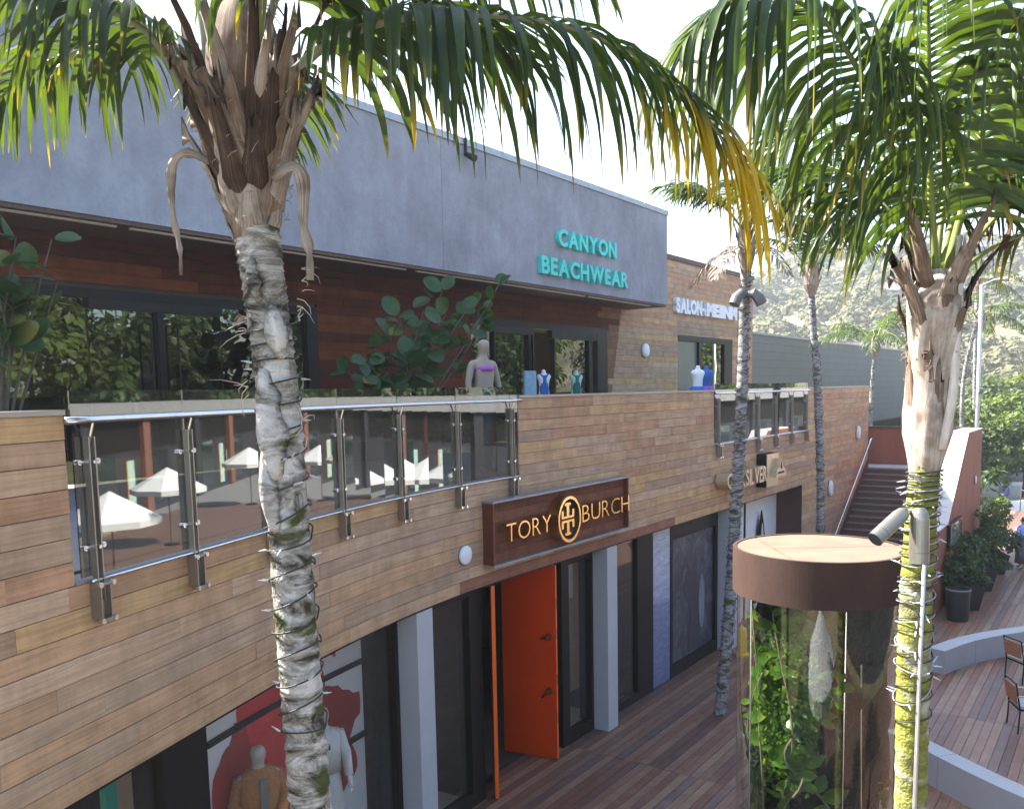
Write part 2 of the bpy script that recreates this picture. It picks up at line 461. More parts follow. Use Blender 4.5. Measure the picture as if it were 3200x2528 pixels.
MAT['frond2'] = leafmat('palm_leaf_light', (0.028, 0.056, 0.017), (0.062, 0.10, 0.019), (0.34, 0.24, 0.03), 0.95, 1.2, trans=0.38, rough=0.38)
MAT['rachis'] = M('leaf_stalk', (0.16, 0.19, 0.045), 0.5, var=0.2, scale=6, spec=0.4)
MAT['rachis_grey'] = M('old_leaf_stalk', (0.17, 0.18, 0.12), 0.55, var=0.25, scale=6)
def husk(name, a, b_, c_):
    m, nt, b, out = nodes(name)
    uv = nd(nt, 'ShaderNodeUVMap'); oi = nd(nt, 'ShaderNodeObjectInfo'); cb = nd(nt, 'ShaderNodeCombineXYZ'); nt.links.new(oi.outputs['Random'], cb.inputs[1]); nt.links.new(oi.outputs['Random'], cb.inputs[2])
    sc_ = nd(nt, 'ShaderNodeVectorMath', operation='SCALE'); sc_.inputs['Scale'].default_value = 30.0; nt.links.new(cb.outputs[0], sc_.inputs[0])
    mp = nd(nt, 'ShaderNodeMapping'); mp.inputs['Scale'].default_value = (16, 1.8, 1); nt.links.new(uv.outputs[0], mp.inputs['Vector'])
    ad = nd(nt, 'ShaderNodeVectorMath', operation='ADD'); nt.links.new(mp.outputs[0], ad.inputs[0]); nt.links.new(sc_.outputs[0], ad.inputs[1])
    n = nd(nt, 'ShaderNodeTexNoise', Scale=1.0, Detail=8.0, Roughness=0.7, Distortion=0.4); nt.links.new(ad.outputs[0], n.inputs['Vector'])
    r = ramp(nt, [(0.3, a), (0.5, b_), (0.68, c_)]); nt.links.new(n.outputs[0], r.inputs[0])
    geo = nd(nt, 'ShaderNodeNewGeometry'); n2 = nd(nt, 'ShaderNodeTexNoise', Scale=7.0, Detail=5.0); nt.links.new(geo.outputs['Position'], n2.inputs['Vector'])
    r2 = ramp(nt, [(0.35, (0.5, 0.45, 0.4)), (0.6, (1.1, 1.1, 1.1))]); nt.links.new(n2.outputs[0], r2.inputs[0])
    mx = nd(nt, 'ShaderNodeMixRGB', blend_type='MULTIPLY', Fac=0.8); nt.links.new(r.outputs[0], mx.inputs[1]); nt.links.new(r2.outputs[0], mx.inputs[2])
    nt.links.new(mx.outputs[0], b.inputs['Base Color']); b.inputs['Roughness'].default_value = .85; b.inputs['Specular IOR Level'].default_value = .15
    bp = nd(nt, 'ShaderNodeBump', Strength=0.9, Distance=0.01); nt.links.new(n.outputs[0], bp.inputs['Height']); nt.links.new(bp.outputs[0], b.inputs['Normal'])
    return m
MAT['husk1'] = husk('brown_husk', (0.05, 0.034, 0.024), (0.19, 0.135, 0.10), (0.34, 0.27, 0.215))
MAT['husk2'] = husk('grey_husk', (0.10, 0.08, 0.065), (0.32, 0.265, 0.225), (0.46, 0.40, 0.35))
MAT['husk3'] = husk('dark_husk', (0.015, 0.010, 0.007), (0.06, 0.036, 0.024), (0.15, 0.10, 0.07))
MAT['husk4'] = husk('bleached_husk', (0.16, 0.125, 0.10), (0.40, 0.335, 0.285), (0.52, 0.46, 0.40))
MAT['dry'] = M('dry_leaf_base', (0.30, 0.22, 0.165), 0.85, var=0.45, scale=9, bump=0.5, bscale=70, stretch=(3, 3, 0.7))
MAT['dry_dark'] = M('fibrous_leaf_base', (0.115, 0.07, 0.045), 0.9, var=0.55, scale=12, bump=0.9, bscale=90, stretch=(3, 3, 0.5))
MAT['dry_pale'] = M('bleached_leaf_base', (0.46, 0.39, 0.32), 0.8, var=0.3, scale=6, bump=0.5, bscale=60, stretch=(3, 3, 0.6))
MAT['bark1'] = bark('ringed_bark', ((0.46, 0.44, 0.42), (0.24, 0.22, 0.19), (0.03, 0.027, 0.022)), mossamt=0.28, moss=(0.055, 0.062, 0.018))
MAT['bark2'] = bark('mossy_bark', ((0.42, 0.40, 0.32), (0.26, 0.25, 0.12), (0.11, 0.10, 0.055)), moss=(0.20, 0.205, 0.04), mossamt=0.75)
MAT['bark3'] = bark('grey_bark', ((0.34, 0.33, 0.34), (0.22, 0.21, 0.21), (0.06, 0.055, 0.05)), mossamt=0.1, patch=6)
MAT['sheath'] = M('pale_crownshaft', (0.52, 0.46, 0.40), 0.75, var=0.35, scale=7, bump=0.5, bscale=50, stretch=(3, 3, 0.6))
MAT['grape'] = leafmat('broad_leaf', (0.022, 0.058, 0.020), (0.045, 0.10, 0.03), (0.16, 0.15, 0.03), 1.2, 1.8, trans=0.25, rough=0.35)
MAT['vine'] = leafmat('vine_leaf', (0.028, 0.075, 0.014), (0.07, 0.15, 0.02), (0.24, 0.25, 0.035), 1.1, 1.7, trans=0.45, rough=0.35)
MAT['tree'] = leafmat('tree_leaf', (0.035, 0.062, 0.018), (0.075, 0.115, 0.03), (0.2, 0.18, 0.05), 1.3, 2.0, trans=0.3, rough=0.55)
MAT['tree_light'] = leafmat('light_tree_leaf', (0.07, 0.115, 0.025), (0.14, 0.19, 0.045), (0.25, 0.2, 0.05), 1.3, 2.0, trans=0.35, rough=0.5)
MAT['shrub'] = leafmat('shrub_leaf', (0.03, 0.06, 0.022), (0.06, 0.10, 0.03), (0.2, 0.18, 0.05), 1.3, 2.0, trans=0.3, rough=0.5)
MAT['scrub'] = leafmat('hill_scrub', (0.035, 0.048, 0.022), (0.13, 0.12, 0.05), (0.2, 0.18, 0.05), 1.3, 2.0, trans=0.1, rough=0.8, nscale=0.07)
MAT['branch'] = M('branch_bark', (0.10, 0.075, 0.055), 0.85, var=0.3, scale=10)
MAT['pot'] = M('black_pot', (0.018, 0.018, 0.02), 0.45, var=0.2)
MAT['soil'] = M('soil', (0.02, 0.015, 0.01), 0.95, var=0.4)
MAT['chair_wood'] = M('teak_slats', (0.27, 0.115, 0.05), 0.5, var=0.25, scale=10, stretch=(1, 1, 5))
MAT['cushion'] = M('grey_cushion', (0.42, 0.41, 0.40), 0.9, var=0.15)
MAT['mann'] = M('mannequin_skin', (0.5, 0.47, 0.44), 0.5, var=0.05)
MAT['cardigan'] = M('rust_knit', (0.42, 0.185, 0.065), 0.95, var=0.2, scale=30, bump=0.4)
MAT['grey_shirt'] = M('grey_cloth', (0.22, 0.22, 0.21), 0.9, var=0.15)
MAT['red_print'] = M('red_print', (0.60, 0.035, 0.03), 0.5, var=0.25, scale=2)
MAT['dark_red'] = M('dark_red_print', (0.34, 0.03, 0.022), 0.5, var=0.3, scale=2)
MAT['blue_cloth'] = M('blue_cloth', (0.03, 0.12, 0.42), 0.8, var=0.3, scale=9)
MAT['light_blue'] = M('pale_blue_cloth', (0.24, 0.36, 0.47), 0.85, var=0.2, scale=9)
MAT['purple'] = M('purple_cloth', (0.30, 0.09, 0.40), 0.8, var=0.4, scale=14)
MAT['green_cloth'] = M('bottle_green_cloth', (0.012, 0.12, 0.10), 0.7, var=0.2)
MAT['navy'] = M('navy_leather', (0.02, 0.03, 0.12), 0.45, var=0.2)
MAT['skin'] = M('skin', (0.48, 0.27, 0.18), 0.55, var=0.06)
MAT['hair'] = M('dark_hair', (0.03, 0.018, 0.012), 0.5, var=0.3, scale=20)
MAT['hair_fair'] = M('grey_fair_hair', (0.38, 0.30, 0.2), 0.6, var=0.3, scale=20)
MAT['dress'] = M('violet_floral_print', (0.15, 0.14, 0.36), 0.85, var=0.75, scale=18)
MAT['sky_blue_shirt'] = M('sky_blue_shirt', (0.26, 0.36, 0.72), 0.85, var=0.1)
MAT['grey_skirt'] = M('grey_skirt', (0.12, 0.12, 0.135), 0.9, var=0.15, scale=12)
MAT['red_car'] = M('red_car_paint', (0.42, 0.012, 0.02), 0.25, var=0.05, coat=0.6)
MAT['white_car'] = M('white_car_paint', (0.7, 0.71, 0.72), 0.3, var=0.04, coat=0.5)
MAT['car_glass'] = M('car_glass', (0.03, 0.04, 0.045), 0.08, var=0.1)
MAT['rubber'] = M('rubber', (0.018, 0.018, 0.018), 0.8)
MAT['umbrella'] = M('white_canvas', (0.74, 0.74, 0.73), 0.9, var=0.05)
MAT['roof'] = M('far_roof', (0.09, 0.09, 0.1), 0.9, var=0.2)
MAT['house'] = M('far_house_wall', (0.3, 0.25, 0.2), 0.9, var=0.1)
MAT['teal'] = M('teal_panel', (0.01, 0.26, 0.20), 0.5, var=0.1)
MAT['yellow'] = M('yellow_plastic', (0.75, 0.5, 0.01), 0.5, var=0.1)
MAT['terracotta'] = M('terracotta_plaster', (0.2, 0.085, 0.06), 0.85, var=0.1)
MAT['dark_shop'] = M('dark_shopfront', (0.035, 0.033, 0.04), 0.6, var=0.2)
MAT['apricot'] = M('apricot_print', (0.75, 0.3, 0.15), 0.7, var=0.15)
MAT['mint'] = M('mint_print', (0.4, 0.6, 0.5), 0.7, var=0.1)
# ================================================================== SETTING
def smooth(a, b, x):
    t = max(0.0, min(1.0, (x - a) / (b - a))); return t * t * (3 - 2 * t)
def hnoise(x, y):
    return (math.sin(x * .031 + 1.3) * math.cos(y * .027 + .4) + .5 * math.sin(x * .071 + y * .043) + .3 * math.sin(x * .13 - y * .11 + 2))
def ground_z(x, y):
    d = math.hypot(x, y)
    z = -0.06 - 1.55 * smooth(33, 47, y + 0.15 * x)
    k = smooth(92, 300, y + 0.1 * x)
    z += k * (max(26, min(62, 33 + .15 * (x - 50))) + 5 * hnoise(x, y)) + smooth(80, 130, y) * 2.2 * hnoise(x * 2.2, y * 2.2) * k ** .5
    return z
gb = MB()
xs = np.concatenate([np.linspace(-900, -90, 10), np.linspace(-70, 330, 61), np.linspace(380, 1100, 9)])
ys = np.concatenate([np.linspace(-700, -60, 8), np.linspace(-40, 100, 36), np.linspace(107, 420, 54), np.linspace(460, 1600, 10)])
gb.grid([[(x, y, ground_z(x, y)) for x in xs] for y in ys])
mg, nt, b, out = nodes('ground_and_hillside')
geo = nd(nt, 'ShaderNodeNewGeometry')
n1 = nd(nt, 'ShaderNodeTexNoise', Scale=0.06, Detail=9.0, Roughness=0.65)
nt.links.new(geo.outputs['Position'], n1.inputs['Vector'])
r1 = ramp(nt, [(0.32, (0.075, 0.085, 0.035)), (0.48, (0.15, 0.14, 0.065)), (0.62, (0.33, 0.26, 0.16))])
nt.links.new(n1.outputs[0], r1.inputs[0]); nt.links.new(r1.outputs[0], b.inputs['Base Color'])
b.inputs['Roughness'].default_value = 0.95
gr = gb.build('ground', mg, smooth=True, loc=(0, 0, 0)); tag(gr, kind='structure')

pb = MB(); pts = []
for y in np.linspace(44, 70, 14):
    pts.append([(x, y, ground_z(x, y) + 0.03) for x in np.linspace(18, 60, 12)])
tag(pb.grid(pts).build('pavement', MAT['pavement'], loc=(0, 0, 0), smooth=True), kind='structure')
pb = MB(); pts = []
for y in np.linspace(66, 96, 12):
    pts.append([(x, y, ground_z(x, y) + 0.06) for x in np.linspace(10, 90, 20)])
tag(pb.grid(pts).build('parking_lot', MAT['asphalt'], loc=(0, 0, 0), smooth=True), kind='structure')

# deck: dark joists below, single boards above
dk = MB(); ubox(dk, -12, 33, -0.75, 16.0, -0.30, -0.040)
deck = dk.build('deck', MAT['dark_gap'], loc=(0, 0, 0)); tag(deck, kind='structure')
DECKPAL = [(0.17, 0.083, 0.055), (0.205, 0.105, 0.068), (0.14, 0.072, 0.052), (0.23, 0.13, 0.085), (0.15, 0.095, 0.08), (0.19, 0.085, 0.05), (0.25, 0.15, 0.095)]
def inview(p):
    q = Vector(p) - Vector((0, 0, 6.0)); d = q.dot(_fw)
    if d < 0.3: return None
    return (1600 + 2750 * q.dot(_r) / d, 1520.7 - 2750 * q.dot(_u) / d, d)
cands = []
row = 0; o = -0.7
while o < 15.8:
    for k in range(-4, 6):
        s0 = 6.87 + 4.9 * k; s1 = s0 + 4.9
        if s1 < -11.5 or s0 > 32.5: continue
        c = WS((s0 + s1) / 2, o + .07, 0)
        best = 1e9
        for t in np.linspace(s0, s1, 7):
            v = inview(WS(t, o + .07, 0))
            if v and -60 < v[0] < 3260 and v[1] < 2600 and (1480 < v[0] < 2330 or v[0] > 2880): best = min(best, v[2])
        cands.append((best, o, s0, s1))
    o += 0.145
cands.sort()
rest = MB()
for i, (d, o, s0, s1) in enumerate(cands):
    t = rest if i >= 298 else MB()
    dz = random.uniform(-.0025, .0025)
    a, bb = s0 + .003, s1 - .003
    V = [WS(a, o, -.038 + dz), WS(bb, o, -.038 + dz), WS(bb, o + .138, -.038 + dz), WS(a, o + .138, -.038 + dz),
         WS(a, o, dz), WS(bb, o, dz), WS(bb, o + .138, dz), WS(a, o + .138, dz)]
    t.add(V, [(4, 7, 6, 5), (0, 4, 5, 1), (1, 5, 6, 2), (2, 6, 7, 3), (3, 7, 4, 0)],
          [(a, o), (bb, o), (bb, o + .138), (a, o + .138)] * 2)
    if t is not rest:
        c = random.choice(DECKPAL); j = random.uniform(.85, 1.12)
        t.build('deck_board', MAT['decking'], deck, color=tuple(x * j for x in c))
ro = rest.build('deck_board_field', MAT['decking'], deck, color=(0.165, 0.095, 0.068)); tag(ro, kind='stuff')

# ================================================================== LOWER STOREY: curved timber balcony front
PAL = [(0.46, 0.29, 0.165), (0.435, 0.265, 0.155), (0.415, 0.235, 0.14), (0.38, 0.265, 0.18), (0.48, 0.30, 0.145), (0.345, 0.23, 0.165), (0.44, 0.29, 0.185), (0.42, 0.225, 0.135), (0.46, 0.31, 0.21), (0.40, 0.25, 0.16)]
front = empty('timber_balcony_front', W(4, 0, 0), 'long curved balcony front clad in weathered timber boards above the shopfronts', 'balcony wall')
PAL = [tuple(c * .8 + m * .2 for c, m in zip(p, (.43, .285, .188))) for p in PAL]
PAL = [(r * 1.15, g_ * 1.15, b_ * 1.13) for r, g_, b_ in PAL]
ZB, ZT = 3.31, 5.90
NOTCH = [(-7.45, 0.24), (7.52, 14.1)]
bk = MB()
for (a, b_, z0, z1) in [(-15, 20.85, ZB + .004, 4.76), (-15, -7.45, 4.76, ZT - .01), (.24, 7.52, 4.76, ZT - .01), (14.1, 20.85, 4.76, ZT - .01), (13.72, 20.85, 0.0, ZB + .004)]:
    bk.sweep(srange(a, b_), -0.22, -0.02, z0, z1)
bk.build('backing_wall', MAT['dark_gap'], front)
def plank_row(parent, mat, z0, z1, a, b_, lens, pal, off=0.0, curved=True, jit=0.004, name='plank', thick=.022):
    s = a - random.uniform(0, lens[0] * .8); out = []
    while s < b_ - .02:
        L = random.uniform(*lens); e = s + L
        if b_ - e < .35: e = b_
        x0, x1 = max(s, a), min(e, b_)
        if x1 - x0 > .03:
            pr = off + random.uniform(-jit, jit)
            mb = MB()
            if curved: mb.sweep(srange(x0 + .002, x1 - .002), pr - thick, pr, z0 + .003, z1 - .003)
            else:
                P = [WS(x0 + .002, pr - thick, z0 + .004), WS(x1 - .002, pr - thick, z0 + .004), WS(x1 - .002, pr, z0 + .004), WS(x0 + .002, pr, z0 + .004)]
                V = P + [q + np.array([0, 0, z1 - z0 - .005]) for q in P]
                mb.add(V, [(0, 3, 2, 1), (4, 5, 6, 7), (0, 1, 5, 4), (1, 2, 6, 5), (2, 3, 7, 6), (3, 0, 4, 7)],
                       [(x0, z0), (x1, z0), (x1, z0), (x0, z0), (x0, z1), (x1, z1), (x1, z1), (x0, z1)])
            c = pal(x0, x1, z0) if callable(pal) else random.choice(pal)
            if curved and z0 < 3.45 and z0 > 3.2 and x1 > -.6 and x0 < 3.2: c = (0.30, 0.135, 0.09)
            j = random.uniform(.92, 1.07)
            out.append(mb.build(name, mat, parent, color=tuple(q * j for q in c)))
        s = e
    return out
ROW = (4.76 - ZB) / 9
for k in range(9):
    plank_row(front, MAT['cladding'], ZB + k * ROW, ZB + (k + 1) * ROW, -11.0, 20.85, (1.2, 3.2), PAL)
ROW2 = (ZT - 4.76) / 7
for k in range(7):
    for (a, b_) in [(-11.0, -7.45), (.24, 7.52), (14.1, 20.85)]:
        plank_row(front, MAT['cladding'], 4.76 + k * ROW2, 4.76 + (k + 1) * ROW2, a, b_, (.8, 2.4), PAL)
for k in range(20):
    zz = ZB - (k + 1) * ZB / 20
    plank_row(front, MAT['cladding'], zz, zz + ZB / 20, 13.72, 20.85, (1.8, 4.0), PAL)
for (a, b_) in [(-15, -7.45), (.24, 7.52), (14.1, 20.87)]:
    MB().sweep(srange(a, b_), -0.26, 0.022, ZT, ZT + .035).build('coping', MAT['brushed'], front)
for sl in (srange(-7.45, .24), [7.52, 14.1]): MB().sweep(sl, -0.24, 0.012, 4.762, 4.78).build('slab_edge', MAT['metal_flash'], front)
sf = MB(); sf.sweep(srange(-15, 13.72), -1.2, -0.024, ZB - .03, ZB); sf.build('soffit', MAT['bronze'], front)
ed = MB(); ed.add([WS(20.86, 0, 0), WS(20.86, -5, 0), WS(20.86, -5, ZT), WS(20.86, 0, ZT)], [(0, 1, 2, 3)]); ed.build('end_wall', MAT['cladding'], front, color=(.3, .2, .14))

# ---- shopfront under it
shop = empty('ground_floor_shopfront', W(2, -0.3, 0), 'glazed ground floor shopfront with bronze frames and pale grey columns', 'shopfront')
def fb(s0, s1, o0, o1, z0, z1, mb=None):
    mb = mb or MB(); mb.sweep(srange(s0, s1), o0, o1, z0, z1); return mb
for (a, b_) in [(-2.28, -1.92), (2.86, 3.21), (8.52, 9.05)]:
    fb(a, b_, -0.36, -0.012, 0.0, ZB - .031).build('column', MAT['column'], shop)
FR = -0.30
def frame(a, b_, z0=0.0, z1=ZB - .031, d=.12):
    fb(a, b_, FR - d, FR, z0, z1).build('window_frame', MAT['bronze'], shop)
def pane(a, b_, z0, z1, mat='shop_glass'):
    fb(a, b_, FR - .07, FR - .055, z0, z1).build('pane', MAT[mat], shop)
frame(-6.36, -5.78, d=.5)
frame(-2.36, -2.284, d=.3)
frame(-0.66, -0.36, d=.2); frame(-1.915, -1.5, 0, .2); frame(-1.499, -0.66, 0, .2); frame(-1.5, -0.66, 3.12, ZB - .031)
pane(-1.91, -0.665, .2, 3.12)
frame(1.82, 2.05, d=.2); frame(2.78, 2.855, d=.25); frame(2.052, 2.778, 0, .22); frame(2.052, 2.778, 3.1, ZB - .031)
pane(2.055, 2.775, .22, 3.1)
frame(4.55, 5.22, d=.3); frame(3.22, 4.548, 0, .16); pane(3.22, 4.548, .16, ZB - .035)
frame(-12, -6.365, 0, .15); pane(-12, -6.365, .15, ZB - .035); pane(-5.775, -2.365, .06, ZB - .035); frame(-5.775, -2.365, 0, .06)
frame(6.02, 6.12, d=.2); frame(8.38, 8.515, d=.25); frame(6.122, 8.378, 0, .25); frame(6.122, 8.378, 2.9, ZB - .031)
fb(-0.355, 1.815, FR - .2, FR, 3.2, ZB - .031).build('door_head', MAT['bronze'], shop)
# interior: back wall, floor, ceiling, lining
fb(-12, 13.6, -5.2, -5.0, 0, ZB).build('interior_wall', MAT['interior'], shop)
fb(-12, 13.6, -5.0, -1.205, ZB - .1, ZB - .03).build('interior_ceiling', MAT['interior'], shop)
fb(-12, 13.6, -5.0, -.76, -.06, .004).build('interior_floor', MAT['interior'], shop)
fb(2.0, 3.2, -1.6, -.5, .0, .16).build('display_plinth', MAT['floor_tan'], shop)
fb(-1.9, -0.7, -1.3, -.51, .0, .12).build('display_plinth', MAT['floor_tan'], shop)
fb(3.25, 4.5, -1.5, -1.4, 0.17, ZB - .04).build('display_back', MAT['interior_tan'], shop)
fb(-5.77, -2.37, -1.3, -.45, .0, .60).build('display_plinth', MAT['offwhite'], shop)
fb(4.6, 8.4, -1.2, -1.1, 0.0, ZB - .04).build('display_back', MAT['bronze'], shop)
fb(-.36, -.30, -3.0, -.51, 0, 3.2).build('side_lining', MAT['interior'], shop)
# louvred radiator cabinet and shelves behind the glass beside the flower panel
for k in range(9):
    fb(-1.9, -1.2, -2.2, -1.95, .55 + k * .075, .59 + k * .075).build('shelf_slat', MAT['brass_dark'], shop)
# recess at the far shop
fb(13.70, 13.718, -.70, -.004, 0, ZB - .031).build('recess_cheek', MAT['corten_dark'], shop)
fb(9.06, 11.2, -.80, -.70, 0, ZB - .031).build('recess_panel', MAT['white'], shop)
fb(11.32, 13.69, -.80, -.70, 0, ZB - .031).build('recess_panel', MAT['white'], shop)
fb(11.2, 11.32, -.81, -.69, 0, ZB - .031).build('door_post', MAT['black'], shop)
for (a, b_, z0, z1) in [(9.4, 9.46, .4, 2.9), (10.9, 10.96, .4, 2.9), (9.46, 10.9, 2.84, 2.9), (9.46, 10.9, .4, .46)]:
    fb(a, b_, -.699, -.68, z0, z1).build('panel_moulding', MAT['offwhite'], shop)
# orange double door, both leaves standing open
def door_leaf(p0, p1, h0, h1, th, hside):
    p0, p1 = np.array(p0), np.array(p1); d = unit(p1 - p0); n = np.array([d[1], -d[0]])
    mb = MB(); q = n * th
    mb.hexa([(*p0, h0), (*p1, h0), (*(p1 - q), h0), (*(p0 - q), h0), (*p0, h1), (*p1, h1), (*(p1 - q), h1), (*(p0 - q), h1)])
    leaf = mb.build('door', MAT['orange'], shop)
    e = MB(); p2 = p1 + d * .004
    e.hexa([(*p1, h0), (*p2, h0), (*(p2 - q), h0), (*(p1 - q), h0), (*p1, h1), (*p2, h1), (*(p2 - q), h1), (*(p1 - q), h1)])
    e.build('door_edge', MAT['orange_edge_lit'], leaf)
    return leaf, d, n
leaf, d, n = door_leaf((-0.21, 14.18), (0.655, 13.80), .02, 3.22, .055, 1)
for z, r in ((2.05, .045), (1.15, .05)):
    c = np.array([*(np.array([0.655, 13.80]) - d * .13 + n * .03), z])
    hb = MB(); hb.tube([c - np.array([*n, 0]) * .03, c + np.array([*n, 0]) * .05], [.06, .045], 12)
    hb.tube([c + np.array([*n, 0]) * .05, c + np.array([*n, 0]) * .05 - np.array([*d, 0]) * .1 + np.array([0, 0, -.02 if z > 2 else -.10])], [.024, .02], 8)
    hb.build('handle', MAT['brass_dark'], leaf)
lp = MB()
for z in (2.6, 2.1, 1.35, .7): lp.box((*(np.array([0.655, 13.80]) + d * .006 - n * .028), z), (.012, .03, .16), [(d[0], d[1], 0), (n[0], n[1], 0), (0, 0, 1)])
lp.build('latch_plate', MAT['gold'], leaf)
leaf2, d, n = door_leaf((-0.40, 13.30), (-0.335, 12.44), .02, 3.22, .055, 1)

# ---- pictures and display pieces standing in the windows
def poster_mat(name, kind):
    m, nt, b, out = nodes(name)
    uv = nd(nt, 'ShaderNodeUVMap'); sp = nd(nt, 'ShaderNodeSeparateXYZ'); nt.links.new(uv.outputs[0], sp.inputs[0])
    mp = nd(nt, 'ShaderNodeMapping'); mp.inputs['Scale'].default_value = (2, 9, 1) if kind == 'sea' else (1.6, 1.1, 1)
    nt.links.new(uv.outputs[0], mp.inputs['Vector'])
    n = nd(nt, 'ShaderNodeTexNoise', Scale=1.6, Detail=8.0, Roughness=0.7, Distortion=1.0); nt.links.new(mp.outputs[0], n.inputs['Vector'])
    if kind == 'sea':
        r = ramp(nt, [(0.0, (0.12, 0.15, 0.27)), (0.5, (0.2, 0.24, 0.38)), (0.56, (0.38, 0.42, 0.55)), (1.0, (0.5, 0.53, 0.62))])
        mr = nd(nt, 'ShaderNodeMapRange'); mr.inputs['From Min'].default_value = 0; mr.inputs['From Max'].default_value = 3.3
        nt.links.new(sp.outputs[1], mr.inputs['Value']); nt.links.new(mr.outputs[0], r.inputs[0])
        r2 = ramp(nt, [(0.35, (0.55, 0.55, 0.6)), (0.62, (1.2, 1.2, 1.2))]); nt.links.new(n.outputs[0], r2.inputs[0])
        mx = nd(nt, 'ShaderNodeMixRGB', blend_type='MULTIPLY', Fac=.8); nt.links.new(r.outputs[0], mx.inputs[1]); nt.links.new(r2.outputs[0], mx.inputs[2])
    else:
        mx = ramp(nt, [(0.3, (0.016, 0.016, 0.022)), (0.5, (0.05, 0.052, 0.07)), (0.7, (0.16, 0.17, 0.21))]); nt.links.new(n.outputs[0], mx.inputs[0])
    nt.links.new(mx.outputs[0], b.inputs['Base Color']); b.inputs['Roughness'].default_value = .35
    return m
sea = fb(5.24, 6.0, FR - .06, FR - .01, .02, ZB - .04).build('sea_poster', poster_mat('sea_print', 'sea')); tag(sea, 'tall pale blue seascape poster in the shop window beside a bronze frame', 'poster')
bw = fb(6.14, 8.36, FR - .10, FR - .06, .26, 2.88).build('surf_poster', poster_mat('surf_print', 'bw')); tag(bw, 'large dark black and white surf photograph in a black window frame', 'poster')
def wpoly(poly, off, depth=.004):
    mb = MB(); V, n = [], len(poly)
    for dd in (off, off + depth):
        for s, z in poly: V.append(W(s, dd, z))
    mb.add(V, [tuple(range(n))[::-1], tuple(range(n, 2 * n))] + [(i, (i + 1) % n, n + (i + 1) % n, n + i) for i in range(n)])
    return mb
def ell(cs, cz, rs, rz, n=24, w=0.0, f=3, ph=0):
    return [(cs + rs * math.cos(t) * (1 + w * math.sin(f * t + ph)), cz + rz * math.sin(t) * (1 + w * math.sin(f * t + ph))) for t in [2 * math.pi * k / n for k in range(n)]]
wpoly([(7.0, .3), (7.15, 1.2), (6.75, 1.75), (7.0, 2.2), (7.35, 2.0), (7.6, 1.5), (7.5, .9), (7.75, .3)], FR - .058).build('surfer_print', poster_mat('figure_print', 'bw'), bw)
wpoly(ell(7.72, 1.3, .16, .62), FR - .050).build('surfboard_print', M('pale_board_print', (.16, .18, .23), .4), bw)
FS = -.29
fl = fb(-4.82 + FS, -2.03 + FS, -.89, -.85, .61, ZB - .04).build('flower_panel', MAT['white']); tag(fl, 'white shop window backdrop printed with giant dark red flowers', 'backdrop')
def ragged(poly, k=.03, seed=3):
    rg = random.Random(seed); out = []
    for i in range(len(poly)):
        a, b = poly[i], poly[(i + 1) % len(poly)]
        for t in (0, .33, .66): out.append((a[0] + (b[0] - a[0]) * t + rg.uniform(-k, k), a[1] + (b[1] - a[1]) * t + rg.uniform(-k, k)))
    return [(s + FS, z) for s, z in out]
wpoly(ragged([(-4.30, .8), (-4.28, 2.75), (-4.1, 3.2), (-2.95, 3.2), (-2.75, 2.6), (-2.72, 1.6), (-2.8, .8)], .02), -.848).build('petal_print', MAT['red_print'], fl)
wpoly(ragged([(-4.12, 2.40), (-4.2, 2.62), (-4.36, 2.66), (-4.40, 2.5), (-4.55, 2.42), (-4.72, 2.2), (-4.76, 1.9), (-4.70, 1.62), (-4.5, 1.5), (-4.42, 1.6), (-4.3, 1.45), (-4.05, 1.3), (-4.0, 1.9)], .02), -.843).build('petal_print', MAT['dark_red'], fl)
wpoly(ragged([(-2.95, 2.5), (-2.6, 2.46), (-2.42, 2.36), (-2.1, 2.2), (-2.12, 1.95), (-2.35, 1.69), (-2.2, 1.4), (-2.24, 1.22), (-2.42, 1.1), (-2.6, 1.0), (-2.9, 1.1)], .025, 5), -.843).build('petal_print', MAT['dark_red'], fl)
wpoly(ragged([(-2.7, 2.9), (-2.5, 3.05), (-2.55, 2.8)], .01, 6), -.843).build('petal_print', MAT['red_print'], fl)
for z, t in ((2.58, .06), (1.62, .07)):
    fb(-4.81 + FS, -2.04 + FS, -.837, -.80, z, z + t).build('shelf_rail', MAT['black'], fl)
fb(-3.87 + FS, -3.855 + FS, -.842, -.838, .62, ZB - .05).build('panel_joint', MAT['black'], fl)
tp = fb(-6.72, -6.6, -.62, -.56, .1, ZB - .04).build('teal_panel', MAT['teal']); tag(tp, 'narrow teal upright panel in the window next to a bronze pier', 'display panel')
bp_ = fb(-6.58, -6.38, -.66, -.6, .1, ZB - .04).build('beige_panel', MAT['floor_tan']); tag(bp_, 'beige upright panel between the teal panel and a bronze pier', 'display panel')
sb = MB(); sb.add(*(lambda P: (P[0], P[1]))((lambda n: ([W(12.25 + .26 * math.sin(math.pi * k / n) * sgn, -.62 + dd, .75 + 2.0 * k / n) for dd in (0, .03) for sgn, rng in ((1, range(0, n + 1)), (-1, range(n - 1, 0, -1))) for k in rng], [tuple(range(2 * n))[::-1], tuple(range(2 * n, 4 * n))] + [(i, (i + 1) % (2 * n), 2 * n + (i + 1) % (2 * n), 2 * n + i) for i in range(2 * n)]))(14)))
sb_o = sb.build('surfboard', MAT['black']); tag(sb_o, 'dark pointed surfboard standing against the white entrance panel', 'surfboard')
wpoly(ell(12.27, 1.72, .10, .70, 20), -.588, .004).build('deck_stripe', MAT['offwhite'], sb_o)
fb(12.02, 12.5, -.588, -.584, 1.28, 1.36).build('band', MAT['navy'], sb_o)
